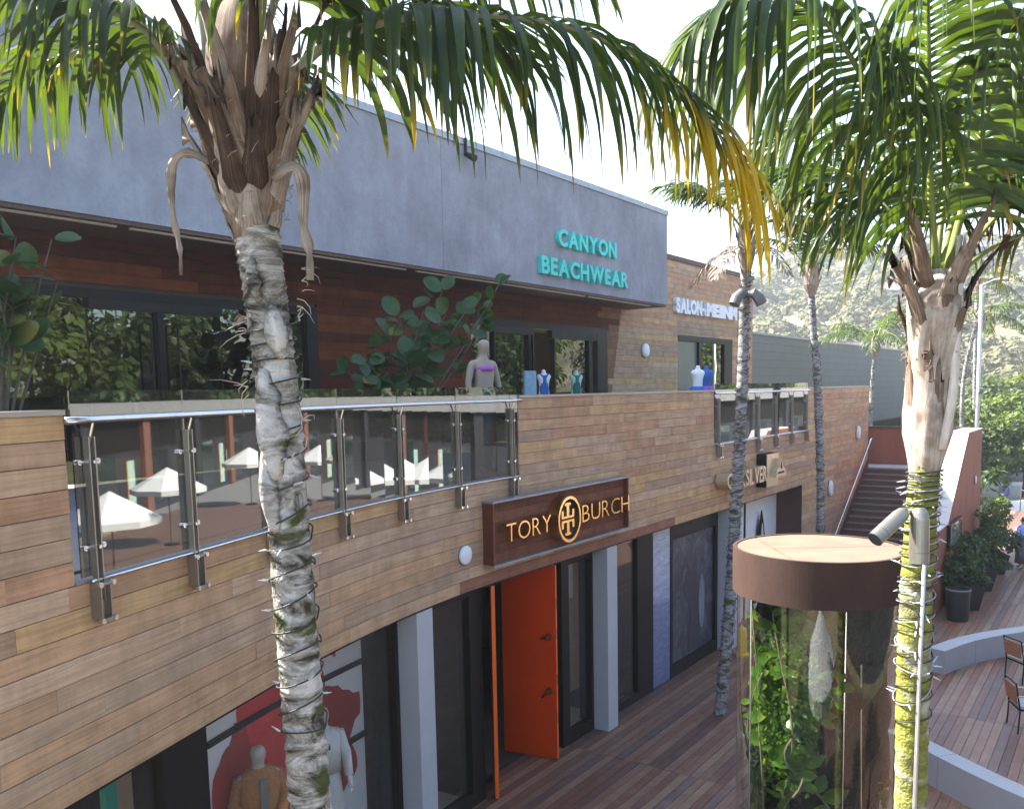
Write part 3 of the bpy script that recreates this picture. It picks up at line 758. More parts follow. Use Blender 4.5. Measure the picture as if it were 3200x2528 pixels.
# warning cone/stand
yc = MB(); c = W(8.35, .35, 0); yc.lathe([(.16, 0), (.16, .05), (.12, .08), (.11, .5), (.09, .62), (.03, .68)], 12, c)
yo = yc.build('mop_bucket', MAT['yellow'], smooth=False); tag(yo, 'yellow plastic bucket standing on the deck by a grey column', 'bucket')
yh = MB(); yh.tube([c + np.array([-.11, 0, .5]), c + np.array([0, 0, .86]), c + np.array([.11, 0, .5])], .012, 6); yh.build('bucket_handle', MAT['black'], yo)

# ================================================================== UPPER STOREY
UO = -4.75
upper = empty('upper_shop_building', WS(4, UO, 4.8), 'upper floor shops with blue grey stucco fascia, redwood walls and glazed doors', 'building')
tf = MB(); tf.sweep(srange(-15, 20.85), -4.9, -.23, 4.5, 4.80); tag(tf.build('terrace_floor', MAT['terrace'], loc=(0, 0, 4.5)), kind='structure')
g = MB(); ubox(g, -14, 2.895, -6.5, -3.5, 8.30, 10.72); g.build('stucco_fascia', MAT['stucco'], upper)
g = MB(); ubox(g, 2.905, 12.66, -6.5, -3.5, 8.30, 10.72); g.build('stucco_fascia', MAT['stucco'], upper)
g = MB(); ubox(g, 2.89, 2.91, -6.4, -3.515, 8.32, 10.7); g.build('fascia_joint', MAT['column'], upper)
g = MB(); ubox(g, -14, 12.70, -6.5, -3.47, 10.722, 10.85); g.build('parapet_cap', MAT['metal_flash'], upper)
g = MB(); ubox(g, -14, 12.64, -4.72, -3.52, 8.245, 8.296); g.build('soffit', MAT['corten_dark'], upper)
for a, b_ in ((-14, -3.6), (-3.4, 2.0), (2.3, 8.4), (8.6, 11.9)):
    g = MB(); ubox(g, a, b_, -3.70, -3.64, 8.222, 8.244); g.build('soffit_light_track', MAT['offwhite'], upper)
g = MB(); c = WS(3.6, -3.45, 10.55); g.tube([c, c + np.array([*N0, 0]) * .22 + np.array([0, 0, -.12])], [.05, .07], 10); g.tube([c + np.array([0, 0, .3]), c], [.03, .03], 8); g.build('floodlight', MAT['black'], upper)
# core wall with openings, and boards
OPEN = [(-14, 0.80, 7.55), (5.3, 11.45, 7.65), (16.1, 20.75, 7.68)]
core = MB(); e0 = -14
for (a, b_, zt) in OPEN:
    if a > e0: ubox(core, e0, a, UO - .25, UO - .03, 4.8, 10.0)
    ubox(core, a, b_, UO - .25, UO - .03, zt, 10.0); e0 = b_
ubox(core, e0, 22.8, UO - .25, UO - .03, 4.8, 10.0)
core.build('wall_core', MAT['dark_gap'], upper)
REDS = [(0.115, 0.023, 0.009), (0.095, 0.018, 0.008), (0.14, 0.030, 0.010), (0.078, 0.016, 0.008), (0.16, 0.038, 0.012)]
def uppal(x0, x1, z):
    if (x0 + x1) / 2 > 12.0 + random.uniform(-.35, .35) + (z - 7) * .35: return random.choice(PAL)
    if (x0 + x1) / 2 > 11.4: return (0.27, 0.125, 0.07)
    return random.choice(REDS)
def upmat(x0, x1, z): return MAT['redwood']
R3 = .165
z = 5.80
while z < 9.95:
    z1 = min(z + R3, 9.98); zm = (z + z1) / 2
    segs = []; e0 = -8.5
    for (a, b_, zt) in OPEN:
        if zm < zt:
            if a > e0: segs.append((e0, a))
            e0 = b_
    segs.append((e0, 22.8))
    for (a, b_) in segs:
        if zm > 8.26: a = max(a, 12.68)
        if a < 12.0 < b_:
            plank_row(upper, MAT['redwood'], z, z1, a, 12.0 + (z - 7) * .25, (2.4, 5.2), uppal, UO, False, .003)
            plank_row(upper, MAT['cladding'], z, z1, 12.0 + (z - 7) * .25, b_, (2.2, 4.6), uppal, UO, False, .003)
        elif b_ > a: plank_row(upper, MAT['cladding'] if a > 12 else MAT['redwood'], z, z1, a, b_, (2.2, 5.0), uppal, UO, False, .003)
    z = z1
g = MB(); ubox(g, 12.68, 22.86, UO - .35, UO + .05, 9.985, 10.12); g.build('roof_coping', MAT['corten_dark'], upper)
g = MB(); ubox(g, 22.8, 22.83, UO - 6, UO, 4.8, 9.98); g.build('end_wall', MAT['cladding'], upper, color=(.36, .25, .17))
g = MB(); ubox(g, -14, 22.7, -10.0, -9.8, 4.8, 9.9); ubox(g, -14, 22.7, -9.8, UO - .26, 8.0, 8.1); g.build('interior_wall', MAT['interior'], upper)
def uframe(a, b_, z0, z1, o0=UO - .14, o1=UO + .015, mat='black'):
    g = MB(); ubox(g, a, b_, o0, o1, z0, z1); g.build('window_frame', MAT[mat], upper)
def upane(a, b_, z0, z1, mat='upper_glass', off=UO - .06):
    g = MB(); ubox(g, a, b_, off - .012, off, z0, z1); g.build('pane', MAT[mat], upper)
def upull(s, z0, z1):
    g = MB(); p = lambda z: WS(s, UO + .09, z)
    g.tube([p(z0), p(z1)], .018, 8)
    for z in (z0 + .12, z1 - .12): g.tube([WS(s, UO - .05, z), p(z)], .012, 6)
    g.build('door_pull', MAT['black'], upper)
# near glazed doors
uframe(-14, .8, 7.42, 7.55); uframe(.55, .8, 4.8, 7.42)
for a, b_ in ((-14, -3.455), (-3.43, -2.38), (-2.28, -1.235), (-1.21, .55)): upane(a, b_, 4.82, 7.42)
uframe(-2.38, -2.28, 4.82, 7.30); uframe(-3.44, -1.22, 7.28, 7.418, mat='bronze')
upull(-2.55, 5.0, 7.1); upull(-2.10, 5.0, 7.1)
# beachwear window and doors
uframe(5.3, 11.45, 7.5, 7.65); uframe(10.9, 11.45, 4.8, 7.5); uframe(10.45, 10.6, 4.82, 7.48)
upane(5.3, 6.15, 4.82, 7.5); upane(6.19, 7.55, 4.82, 7.35); uframe(6.15, 6.19, 4.82, 7.5)
uframe(6.2, 7.8, 7.34, 7.498, mat='bronze'); uframe(7.56, 7.64, 4.82, 7.34); uframe(7.74, 7.80, 4.82, 7.34); upull(7.5, 5.0, 7.1)
upane(8.75, 10.45, 4.82, 7.3); uframe(8.7, 8.75, 4.82, 7.3); uframe(8.6, 10.88, 7.3, 7.5)
g = MB(); ubox(g, 7.85, 8.65, -6.4, -6.3, 6.85, 7.5); g.build('interior_panel', MAT['interior_tan'], upper)
# salon doors
uframe(16.1, 20.75, 7.5, 7.68); uframe(17.75, 17.95, 4.82, 7.5); uframe(20.0, 20.75, 4.8, 7.5)
MAT['salon_film'] = M('frosted_film', (0.10, 0.125, 0.12), 0.25, var=.08)
upane(16.12, 17.74, 4.82, 7.49, 'salon_film'); upane(17.96, 19.99, 4.82, 7.49)

# ================================================================== SIGNS
def letter_mesh(ch, bold=0.0):
    cu = bpy.data.curves.new('glyph', 'FONT'); cu.body = ch; cu.size = 1.0; cu.extrude = 0.5; cu.offset = bold
    cu.resolution_u = 4
    ob = bpy.data.objects.new('glyph', cu); COL.objects.link(ob)
    bpy.context.view_layer.update()
    me = bpy.data.meshes.new_from_object(ob.evaluated_get(bpy.context.evaluated_depsgraph_get()))
    v = np.array([x.co[:] for x in me.vertices]); f = [tuple(p.vertices) for p in me.polygons]
    bpy.data.objects.remove(ob); bpy.data.curves.remove(cu); bpy.data.meshes.remove(me)
    return v, f
def lettering(parent, text, s0, s1, z0, z1, o0, o1, mat, bold=0.0, gap=0.09, name='letter', wmul=None):
    G = []
    for ch in text:
        if ch == ' ': G.append((None, None, .35)); continue
        v, f = letter_mesh(ch, bold); w = v[:, 0].max() - v[:, 0].min()
        G.append((v, f, w * (wmul or {}).get(ch, 1.0)))
    tot = sum(x[2] for x in G) + gap * (len(G) - 1); k = (s1 - s0) / tot; s = s0
    hmax = max(v[:, 1].max() for v, f, w in G if v is not None); hmin = min(v[:, 1].min() for v, f, w in G if v is not None and True)
    for v, f, w in G:
        if v is not None:
            x = (v[:, 0] - v[:, 0].min()) / max(1e-6, v[:, 0].max() - v[:, 0].min()) * w * k + s
            y = z0 + (v[:, 1] - v[:, 1].min()) / (v[:, 1].max() - v[:, 1].min()) * (z1 - z0)
            d = o0 + (v[:, 2] + .5) * (o1 - o0)
            MB().add([WS(a, c, b_) for a, b_, c in zip(x, y, d)], f).build(name, mat, parent)
        s += (w + gap) * k
sg = empty('beachwear_sign', WS(8, -3.45, 8.55), 'turquoise raised letters reading CANYON BEACHWEAR on the blue grey fascia', 'sign')
lettering(sg, 'CANYON', 6.84, 9.53, 9.21, 9.59, -3.495, -3.39, MAT['teal_letter'], bold=.035, gap=.075)
lettering(sg, 'BEACHWEAR', 6.13, 10.15, 8.54, 8.92, -3.495, -3.39, MAT['teal_letter'], bold=.035, gap=.075)
sg = empty('salon_sign', WS(18, UO, 8.35), 'long white raised lettering reading SALON on the upper timber wall', 'sign')
lettering(sg, 'SALON', 15.72, 17.75, 8.35, 8.83, UO + .004, UO + .13, MAT['white'], bold=.055, gap=.01)
lettering(sg, 'at', 17.78, 18.1, 8.37, 8.62, UO + .004, UO + .13, MAT['white'], bold=.06, gap=.01)
lettering(sg, 'MEIINM', 18.14, 20.9, 8.37, 8.82, UO + .004, UO + .13, MAT['white'], bold=.065, gap=.005)
sg = empty('tory_burch_sign', WS(1.28, .0, 3.58), 'boxed mahogany sign with brass letters TORY BURCH and an oval emblem', 'sign')
for a, b_ in ((-.70, -.665), (3.23, 3.265)): g = MB(); ubox(g, a, b_, 0.006, .20, 3.61, 4.47); g.build('side_board', MAT['mahog'], sg)
for a, b_ in ((4.471, 4.50), (3.58, 3.609)): g = MB(); ubox(g, -.705, 3.27, .0055, .205, a, b_); g.build('metal_cap', MAT['metal_flash'], sg)
for k in range(6):
    g = MB(); zz = 3.612 + k * .143; ubox(g, -.664, 3.229, .10, .115 + .003 * (k % 2), zz, zz + .140)
    g.uv = [(v[0] + v[1], v[2]) for v in g.v]
    g.build('sign_board', MAT['redwood'], sg, color=random.choice([(0.17, 0.06, 0.035), (0.2, 0.075, 0.045), (0.15, 0.055, 0.035)]))
lettering(sg, 'TORY', -.46, .69, 3.905, 4.16, .15, .25, MAT['gold'], bold=-.012, gap=.12)
lettering(sg, 'BURCH', 1.60, 3.18, 3.915, 4.18, .15, .25, MAT['gold'], bold=-.012, gap=.12)
em = MB(); C_ = WS(1.11, .12, 4.035)
def oval(mb, r0, r1, z0, z1, n=36):
    V, F = [], []
    for d in (z0, z1):
        for rx, rz in ((r0 * .33, r0 * .355), (r1 * .33, r1 * .355)):
            for k in range(n):
                w = 2 * math.pi * k / n; V.append(C_ + AX0[0] * rx * math.cos(w) + AX0[2] * rz * math.sin(w) + AX0[1] * d)
    for k in range(n):
        j = (k + 1) % n
        F += [(k, j, n + j, n + k), (2 * n + k, 3 * n + k, 3 * n + j, 2 * n + j), (n + k, n + j, 3 * n + j, 3 * n + k), (k, 2 * n + k, 2 * n + j, j)]
    return mb.add(V, F)
ro_ = oval(MB(), .88, 1.0, -.02, .20).build('emblem_ring', MAT['gold'], sg)
g = MB(); n = 36; g.add([C_ + AX0[0] * .295 * math.cos(6.2832 * k / n) + AX0[2] * .315 * math.sin(6.2832 * k / n) + AX0[1] * .135 for k in range(n)], [tuple(range(n))]); g.build('emblem_back', MAT['black'], sg)
def emb(poly):
    MB().prism([(x, y) for x, y in poly], C_ + AX0[1] * .136, AX0[0], AX0[2], .03).build('emblem_bar', MAT['brass_dark' if False else 'gold'], sg)
for sy in (1, -1):
    emb([(-.18, sy * .015), (.18, sy * .015), (.18, sy * .05), (-.18, sy * .05)])
    for x in (-.155, .155): emb([(x - .03, sy * .05), (x + .03, sy * .05), (x + .03, sy * .14), (x - .03, sy * .14)])
    emb([(-.035, sy * .05), (.035, sy * .05), (.035, sy * .21), (-.035, sy * .21)])
    emb([(-.09, sy * .21), (.09, sy * .21), (.075, sy * .25), (-.075, sy * .25)])
sg = empty('quiksilver_sign', WS(9.2, .0, 3.6), 'pale gold raised letters QUIKSILVER beside a plaque with a mountain emblem', 'sign')
PG = M('pale_gold', (0.55, 0.42, 0.27), .35, metal=.4, var=.1)
lettering(sg, 'QUIKSILVER', 7.56, 10.02, 3.78, 4.15, .02, .30, PG, bold=.02, gap=.06)
g = MB(); ubox(g, 10.12, 10.95, .006, .24, 3.6, 4.39); g.build('plaque', MAT['black'], sg)
g = MB(); ubox(g, 10.13, 10.95, .241, .262, 3.605, 4.385); g.build('plaque_face', PG, sg)
MB().prism([(-.34, -.17), (.34, -.17), (.36, -.05), (.16, .06), (.02, .26), (-.10, .06), (-.30, 0)], WS(10.72, .40, 4.0), AX0[0], AX0[2], -.135).build('emblem_mountain', PG, sg)
MB().prism([(-.24, -.10), (.24, -.10), (.2, -.05), (-.2, -.05)], WS(10.72, .41, 4.0), AX0[0], AX0[2], -.012).build('emblem_wave', MAT['black'], sg)
MB().prism([(-.03, 0), (.10, .0), (.03, .17)], WS(10.70, .41, 4.02), AX0[0], AX0[2], -.012).build('emblem_peak', MAT['black'], sg)

# wall lamps
def disc_lamp(pos, axd, r, label, oval_=1.0):
    t = empty('wall_lamp', pos - np.array([0, 0, r]), label, 'lamp', 'round wall lamps')
    axd = np.array([*axd, 0.0]); side = np.cross((0, 0, 1), axd)
    def dome(rr, d0, d1):
        mb = MB(); V, F = [], []; n = 20; prof = [(rr, d0), (rr, d0 + (d1 - d0) * .5), (rr * .93, d0 + (d1 - d0) * .8), (rr * .75, d1), (.001, d1 + .008)]
        for q, d in prof:
            for k in range(n):
                w = 2 * math.pi * k / n; V.append(pos + side * q * oval_ * math.cos(w) + np.array([0, 0, 1]) * q * math.sin(w) + axd * d)
        for i in range(len(prof) - 1):
            for k in range(n): F.append((i * n + k, i * n + (k + 1) % n, (i + 1) * n + (k + 1) % n, (i + 1) * n + k))
        return mb.add(V, F)
    dome(r * 1.04, 0, .02).build('lamp_body', MAT['lamp_grey'], t, smooth=True); dome(r, .02, .05 if r < .14 else .1).build('diffuser', MAT['lamp_white'], t, smooth=True)
disc_lamp(W(-1.17, .006, 3.83), N0, .13, 'round white wall lamp beside the mahogany boxed sign')
disc_lamp(WS(13.72, UO + .006, 7.12), N0, .21, 'round white wall lamp on the upper timber wall next to the grey fascia')
disc_lamp(W(19.35, .006, 4.44), N0, .22, 'oval white wall lamp high on the timber wall above the stair', .6)
disc_lamp(W(16.3, .006, 2.95), N0, .24, 'oval white wall lamp low on the timber wall near the stair foot', .6)
disc_lamp(WS(20.4, 3.315, 2.95), N0, .13, 'small pale wall lamp on the rusted steel stair wall', .5)

# ================================================================== BALUSTRADES
def balustrade(label, posts, z0, z1, a, b_, rail=True, brk=True, cat='balustrade'):
    t = empty('glass_balustrade', W((a + b_) / 2, 0, 4.6), label, cat)
    edges = [a] + [p for p in posts if a + .15 < p < b_ - .15] + [b_]
    for i in range(len(edges) - 1):
        MB().sweep(srange(edges[i] + .008, edges[i + 1] - .008), -.006, .006, z0, z1).build('pane', MAT['bal_glass'], t)
    for p in posts:
        ax = faxes(p)
        po = MB()
        for ds in (-.026, .026): po.box(W(p + ds, .04, (4.62 + 5.75) / 2), (.012, .045, 1.13), ax)
        post = po.build('post', MAT['brushed'], t)
        for z in (5.58, 5.0):
            f = MB(); f.tube([W(p, -.02, z), W(p, .075, z)], .013, 8); f.tube([W(p - .085, .022, z), W(p + .085, .022, z + .012)], [.012, .012], 8)
            f.tube([W(p - .085, -.012, z), W(p - .085, .03, z)], .02, 10); f.tube([W(p + .085, -.012, z), W(p + .085, .03, z)], .02, 10)
            f.build('clamp', MAT['steel'], post)
        if brk:
            br = MB()
            for ds in (-.045, .045):
                br.box(W(p + ds, .05, 4.62), (.012, .09, .24), ax)
            br.box(W(p, .075, 4.745), (.16, .05, .02), ax); br.box(W(p, .075, 4.495), (.16, .05, .02), ax)
            br.box(W(p, .028, 4.62), (.10, .012, .22), ax)
            brk_o = br.build('bracket', MAT['brushed'], t)
            bt = MB()
            for z in (4.745, 4.495):
                for ds in (-.06, .06): MB().tube([W(p + ds, .09, z), W(p + ds, .115, z)], .02, 10).build('bolt', MAT['steel'], brk_o)
    if rail:
        MB().tube([W(s, .085, 5.865) for s in np.linspace(a - .12, b_ - .02, 36)], .024, 10).build('handrail', MAT['steel'], t, smooth=True)
        for p in posts: MB().tube([W(p, .04, 5.72), W(p, .085, 5.85)], .01, 6).build('rail_arm', MAT['steel'], t)
    MB().tube([W(s, .045, 4.772) for s in np.linspace(a + .05, b_ + .05, 36)], .012, 8).build('base_rail', MAT['steel'], t, smooth=True)
    return t
balustrade('frameless glass balustrade with steel handrail along the curved balcony', [-7.28, -6.24, -5.11, -3.80, -2.58, -1.28, .02], 4.80, 6.06, -7.40, .21)
balustrade('short glass balustrade above the pale gold lettering on the far balcony', [7.7, 8.9, 10.15, 11.4, 12.65, 13.9], 4.80, 6.06, 7.56, 14.06)
# ================================================================== STAIR, STEEL WALLS
st = empty('outdoor_stair', WS(18, 1.5, 0), 'dark timber outdoor stair with pale nosings between timber wall and rusted wall', 'stair')
MAT['step_riser'] = M('brown_riser', (0.15, 0.08, 0.06), .7, var=.15)
NST = 19; RISE = 3.2 / NST; TRD = 5.06 / NST; S0 = 15.84
for k in range(NST):
    a = S0 + k * TRD; zt = (k + 1) * RISE
    g = MB(); ubox(g, a, a + TRD + .02, .02, 2.76, zt - RISE, zt - .035)
    sp_ = g.build('step', MAT['step_riser'], st)
    g = MB(); ubox(g, a - .025, a + TRD, .02, 2.76, zt - .034, zt); g.uv = [(v[0] * T0[1] - v[1] * T0[0], v[0] + v[1]) for v in g.v]
    g.build('tread', MAT['decking'], sp_, color=(.17, .095, .07))
    g = MB(); ubox(g, a - .032, a - .026, .02, 2.76, zt - .03, zt + .002); g.build('nosing', MAT['metal_flash'], sp_)
g = MB(); ubox(g, 20.9, 22.6, -3.5, 2.76, 3.0, 3.2); g.build('landing', MAT['concrete'], st)
g = MB()
g.hexa([WS(S0 + 1.0, .024, .8), WS(20.9, .024, 3.2 + .75), WS(20.9, .05, 3.2 + .75), WS(S0 + 1.0, .05, .8), WS(S0 + 1.0, .024, .9), WS(20.9, .024, 3.2 + .76), WS(20.9, .05, 3.2 + .76), WS(S0 + 1.0, .05, .9)])
rl = MB(); rl.tube([WS(S0 - .1, .12, .95), WS(20.75, .12, 4.15), WS(20.95, .12, 4.17)], .03, 10); rl.build('handrail', MAT['steel'], st, smooth=True)
rs_ = MB()
for k in range(4): ss_ = S0 + .6 + k * 1.4; rs_.tube([WS(ss_, .0, .95 + (ss_ - S0) * .63), WS(ss_, .12, .98 + (ss_ - S0) * .632)], .014, 6)
rs_.build('rail_bracket', MAT['steel'], st)
sk = MB(); P0 = [(S0 - .2, 0), (S0 - .2, .3), (20.9, 3.55), (20.9, 3.2)]
sk.add([WS(s, .004, z) for s, z in P0] + [WS(s, .022, z) for s, z in P0], [(3, 2, 1, 0), (4, 5, 6, 7), (0, 1, 5, 4), (1, 2, 6, 5), (2, 3, 7, 6), (3, 0, 4, 7)]); sk.build('skirting', MAT['corten_dark'], st)
cw = empty('rusted_stair_wall', WS(17, 3.0, 0), 'rusted steel wall beside the stair with pale sloping top', 'wall')
prof = [(13.55, 0), (14.02, 2.17), (15.76, 2.17), (18.89, 4.49), (21.7, 4.49), (21.9, 0)]
def wallprism(mb, pr, o0, o1):
    n = len(pr); V = [WS(s, o0, z) for s, z in pr] + [WS(s, o1, z) for s, z in pr]
    return mb.add(V, [tuple(range(n)), tuple(range(n, 2 * n))[::-1]] + [(i, n + i, n + (i + 1) % n, (i + 1) % n) for i in range(n)])
wallprism(MB(), prof, 2.78, 3.31).build('steel_face', MAT['corten'], cw)
cap = [(14.0, 2.171), (15.76, 2.171), (18.89, 4.491), (21.72, 4.491), (21.72, 4.515), (18.88, 4.515), (15.75, 2.195), (13.99, 2.195)]
wallprism(MB(), cap, 2.76, 3.315).build('sloping_cap', MAT['rake_cap'], cw)
fe = MB(); fe.hexa([WS(13.54, 2.77, .0), WS(13.545, 2.77, .0), WS(13.545, 3.312, .0), WS(13.54, 3.312, .0), WS(14.0, 2.77, 2.17), WS(14.012, 2.77, 2.17), WS(14.012, 3.312, 2.17), WS(14.0, 3.312, 2.17)]); fe.build('end_plate', MAT['rake_cap'], cw)
bw_ = empty('landing_wall', WS(22.3, 1.0, 0), 'dark brown steel wall closing the stair landing', 'wall')
g = MB(); ubox(g, 22.2, 22.3, -2.5, 2.77, 0, 4.46); g.build('steel_face', MAT['corten'], bw_)
g = MB(); ubox(g, 22.17, 22.33, -2.5, 2.77, 4.461, 4.52); g.build('cap_rail', MAT['corten_dark'], bw_)
mb_ = empty('menu_case', WS(16.6, 3.33, 1.45), 'dark framed glass menu case hung on the rusted stair wall', 'menu board')
g = MB(); ubox(g, 15.6, 17.5, 3.318, 3.40, 1.48, 2.2); g.build('case', MAT['black'], mb_)
g = MB(); ubox(g, 15.75, 17.35, 3.401, 3.406, 1.56, 2.12); g.build('menu_sheet', MAT['offwhite'], mb_)
g = MB(); ubox(g, 15.7, 17.4, 3.415, 3.42, 1.52, 2.16); g.build('pane', MAT['clear_glass'], mb_)

# grey-green siding building beyond
sd = empty('siding_building', WS(45, -9, 0), 'long grey green building with horizontal siding behind the stair', 'building')
g = MB(); ubox(g, 27.5, 72, -18, -7.03, 3.6, 8.3); g.build('wall_core', MAT['dark_gap'], sd)
for k in range(13):
    g = MB(); z0 = 3.5 + k * .373
    ubox(g, 27.4, 72.2, -7.03, -7.0, z0, z0 + .366); g.build('siding_board', MAT['siding'], sd)
g = MB(); ubox(g, 27.3, 72.3, -18.1, -6.95, 8.35, 8.45); g.build('roof_edge', MAT['metal_flash'], sd)
g = MB(); ubox(g, 28, 71, -16, -9, -1.6, 3.6); g.build('ground_storey', MAT['black'], sd)

# ================================================================== GLASS CYLINDER PLANTER
TC = np.array([2.64, 7.5, 0.0]); TR = .705
tk = empty('glass_cylinder_planter', TC, 'tall glass cylinder full of climbing plants under a round brown steel cap', 'planter')
NR = 128
g = MB(); g.lathe([(TR + .015, 4.225), (TR + .015, 4.61), (TR - .02, 4.61), (TR - .02, 4.225)], NR, TC, caps=False)
g.f += [(0 * NR + k, 0 * NR + (k + 1) % NR, 3 * NR + (k + 1) % NR, 3 * NR + k) for k in range(NR)]
capo = g.build('cap_ring', MAT['cap_steel'], tk, smooth=False)
def cap_plate(poly, z):
    MB().prism(poly, TC + np.array([0, 0, z - .012]), (1, 0, 0), (0, 1, 0), .012).build('cap_plate', MAT['cap_top'], capo)
RR = TR - .024; 
def arc(a0, a1, n=20): return [(RR * math.cos(math.radians(a0 + (a1 - a0) * k / n)), RR * math.sin(math.radians(a0 + (a1 - a0) * k / n))) for k in range(n + 1)]
cap_plate(arc(126, 234), 4.604)
cap_plate([(RR * .999, .008)] + arc(1.5, 124.5) + [(-.556 * RR, .008)], 4.603)
cap_plate([(-.556 * RR, -.008)] + arc(235.5, 358.5) + [(RR * .999, -.008)], 4.6045)
g = MB(); g.lathe([(TR - .05, 4.2), (TR - .05, 4.57)], 32, TC); g.build('cap_lining', MAT['black'], capo)
g = MB(); g.lathe([(TR - .025, .30), (TR - .025, 4.24)], 72, TC, caps=False); g.build('glass_tube', MAT['tank_glass'], tk, smooth=True)
g = MB()
for a in (75, 200, 318): 
    p = TC + np.array([(TR - .02) * math.cos(math.radians(a)), (TR - .02) * math.sin(math.radians(a)), 0]); g.tube([p + (0, 0, .3), p + (0, 0, 4.22)], .008, 6)
g.build('glass_joint', MAT['steel'], tk)
g = MB(); g.lathe([(TR + .02, 0.0), (TR + .02, .30), (TR - .03, .32)], 48, TC); g.build('base_ring', MAT['cap_steel'], tk)
rnd = random.Random(5)
# dark planted core: a moss column with a flared top
g = MB(); V, F, U = [], [], []; nn, mm = 28, 36
for i in range(mm + 1):
    z = .32 + 3.85 * i / mm
    for k in range(nn):
        w = 2 * math.pi * k / nn
        r = .48 + .04 * math.sin(3 * w + z * 3) + .035 * math.sin(7 * w - z * 8) + rnd.uniform(-.025, .025) + .08 * smooth(3.45, 4.0, z)
        V.append(TC + np.array([.11 + r * math.cos(w), .08 + r * math.sin(w), z])); U.append((w, z))
for i in range(mm):
    for k in range(nn): F.append((i * nn + k, i * nn + (k + 1) % nn, (i + 1) * nn + (k + 1) % nn, (i + 1) * nn + k))
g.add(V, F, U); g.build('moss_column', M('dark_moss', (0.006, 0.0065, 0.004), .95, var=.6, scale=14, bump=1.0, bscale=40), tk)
def leaf(mb, p, d, up, L, Wd, bend=.25, age=0.0, nseg=4):
    d = unit(d); side = unit(np.cross(d, up)); nrm = np.cross(side, d)
    P, Q = [], []
    for i in range(nseg + 1):
        t = i / nseg; w = Wd * math.sin(math.pi * min(1, t * .92 + .06)) ** .75 if i < nseg else Wd * .05
        c = p + d * L * t - nrm * bend * L * t * t
        P.append([c - side * w + nrm * w * .25, c, c + side * w + nrm * w * .25]); Q.append([(age, t)] * 3)
    return mb.grid(P, Q)
nv = 0; vrest = MB()
for vi, (a0, r0, z0, z1) in enumerate([(205, .56, .4, 4.1), (235, .55, .4, 3.4), (178, .55, .4, 4.15), (262, .58, .35, 1.8), (300, .6, .35, 1.4), (330, .6, .4, 2.7), (150, .55, .4, 3.9), (222, .56, 2.6, 4.1), (248, .56, 2.4, 3.7), (214, .57, .5, 4.1), (192, .6, .5, 4.0), (186, .58, .4, 3.2)]):
    path = []; a = math.radians(a0)
    for i in range(24):
        t = i / 23; w = a + .35 * math.sin(t * 7 + vi); r = r0 + .06 * math.sin(t * 11 + vi * 2)
        path.append(TC + np.array([r * math.cos(w), r * math.sin(w), z0 + (z1 - z0) * t]))
    MB().tube(path, [.012 - .006 * i / 23 for i in range(24)], 6).build('vine_stem', MAT['branch'], tk)
    for i in range(1, 24):
        for _ in range(1 if i < 13 else 3):
            p = path[i]; out_ = unit(p - TC - np.array([0, 0, p[2] - TC[2]])); tang = np.cross((0, 0, 1), out_)
            d = unit(tang * rnd.uniform(-1, 1) + out_ * rnd.uniform(-.3, .25) + np.array([0, 0, rnd.uniform(-.9, .5)]))
            L = rnd.uniform(.13, .26) if i < 13 or vi in (0, 2) else rnd.uniform(.07, .14)
            e = p + d * L
            if np.hypot(*(e - TC)[:2]) > TR - .06: d = unit(d - out_ * 1.1)
            big = L > .125 and nv < 290
            mb = leaf(MB() if big else vrest, p, d, out_, L, L * rnd.uniform(.2, .34), .2, rnd.uniform(0, .6))
            if big: mb.build('leaf', MAT['vine'], tk, smooth=True); nv += 1
tag(vrest.build('small_leaf_mass', MAT['vine'], tk, smooth=True), kind='stuff')
moss = MB()
for _ in range(1500):
    a = math.radians(rnd.uniform(188, 252)); z = rnd.triangular(2.5, 4.0, 3.35); r = rnd.uniform(.46, .58)
    p = TC + np.array([r * math.cos(a), r * math.sin(a), z]); d = np.array([rnd.uniform(-1, 1), rnd.uniform(-1, .2), rnd.uniform(-1, .6)])
    leaf(moss, p, d, (0, -1, .3), rnd.uniform(.03, .06), rnd.uniform(.012, .022), .2, rnd.uniform(0, .5), 2)
tag(moss.build('fern_tuft', MAT['vine'], tk), kind='stuff')
g = MB(); g.tube([TC + (.22, -.45, .32), TC + (.25, -.42, 2.3), TC + (.22, -.4, 4.2)], .008, 6); g.tube([TC + (.02, -.6, .32), TC + (.02, -.6, 4.2)], .006, 6); g.build('watering_pipe', MAT['steel'], tk)

# furled market umbrella behind the cylinder
um = empty('furled_umbrella', (3.95, 11.2, 0), 'furled pale canvas umbrella standing behind the glass cylinder', 'umbrella')
g = MB(); g.lathe([(.30, 0), (.30, .07), (.05, .09)], 20, (3.95, 11.2, 0)); g.build('base', MAT['black'], um)
g = MB(); g.tube([(3.95, 11.2, .08), (3.95, 11.2, 3.35)], .025, 8); g.build('pole', MAT['brushed'], um)
g = MB(); V, F = [], []; prof_ = [(.20, 1.95), (.22, 2.1), (.20, 2.5), (.13, 2.9), (.05, 3.25), (.02, 3.42)]; n = 24
for r, z in prof_:
    for k in range(n): w = 2 * math.pi * k / n; q = r * (1 + .22 * math.cos(8 * w)); V.append((3.95 + q * math.cos(w), 11.2 + q * math.sin(w), z))
for i in range(len(prof_) - 1):
    for k in range(n): F.append((i * n + k, i * n + (k + 1) % n, (i + 1) * n + (k + 1) % n, (i + 1) * n + k))
g.add(V, F); g.build('canopy', MAT['umbrella'], um, smooth=True)

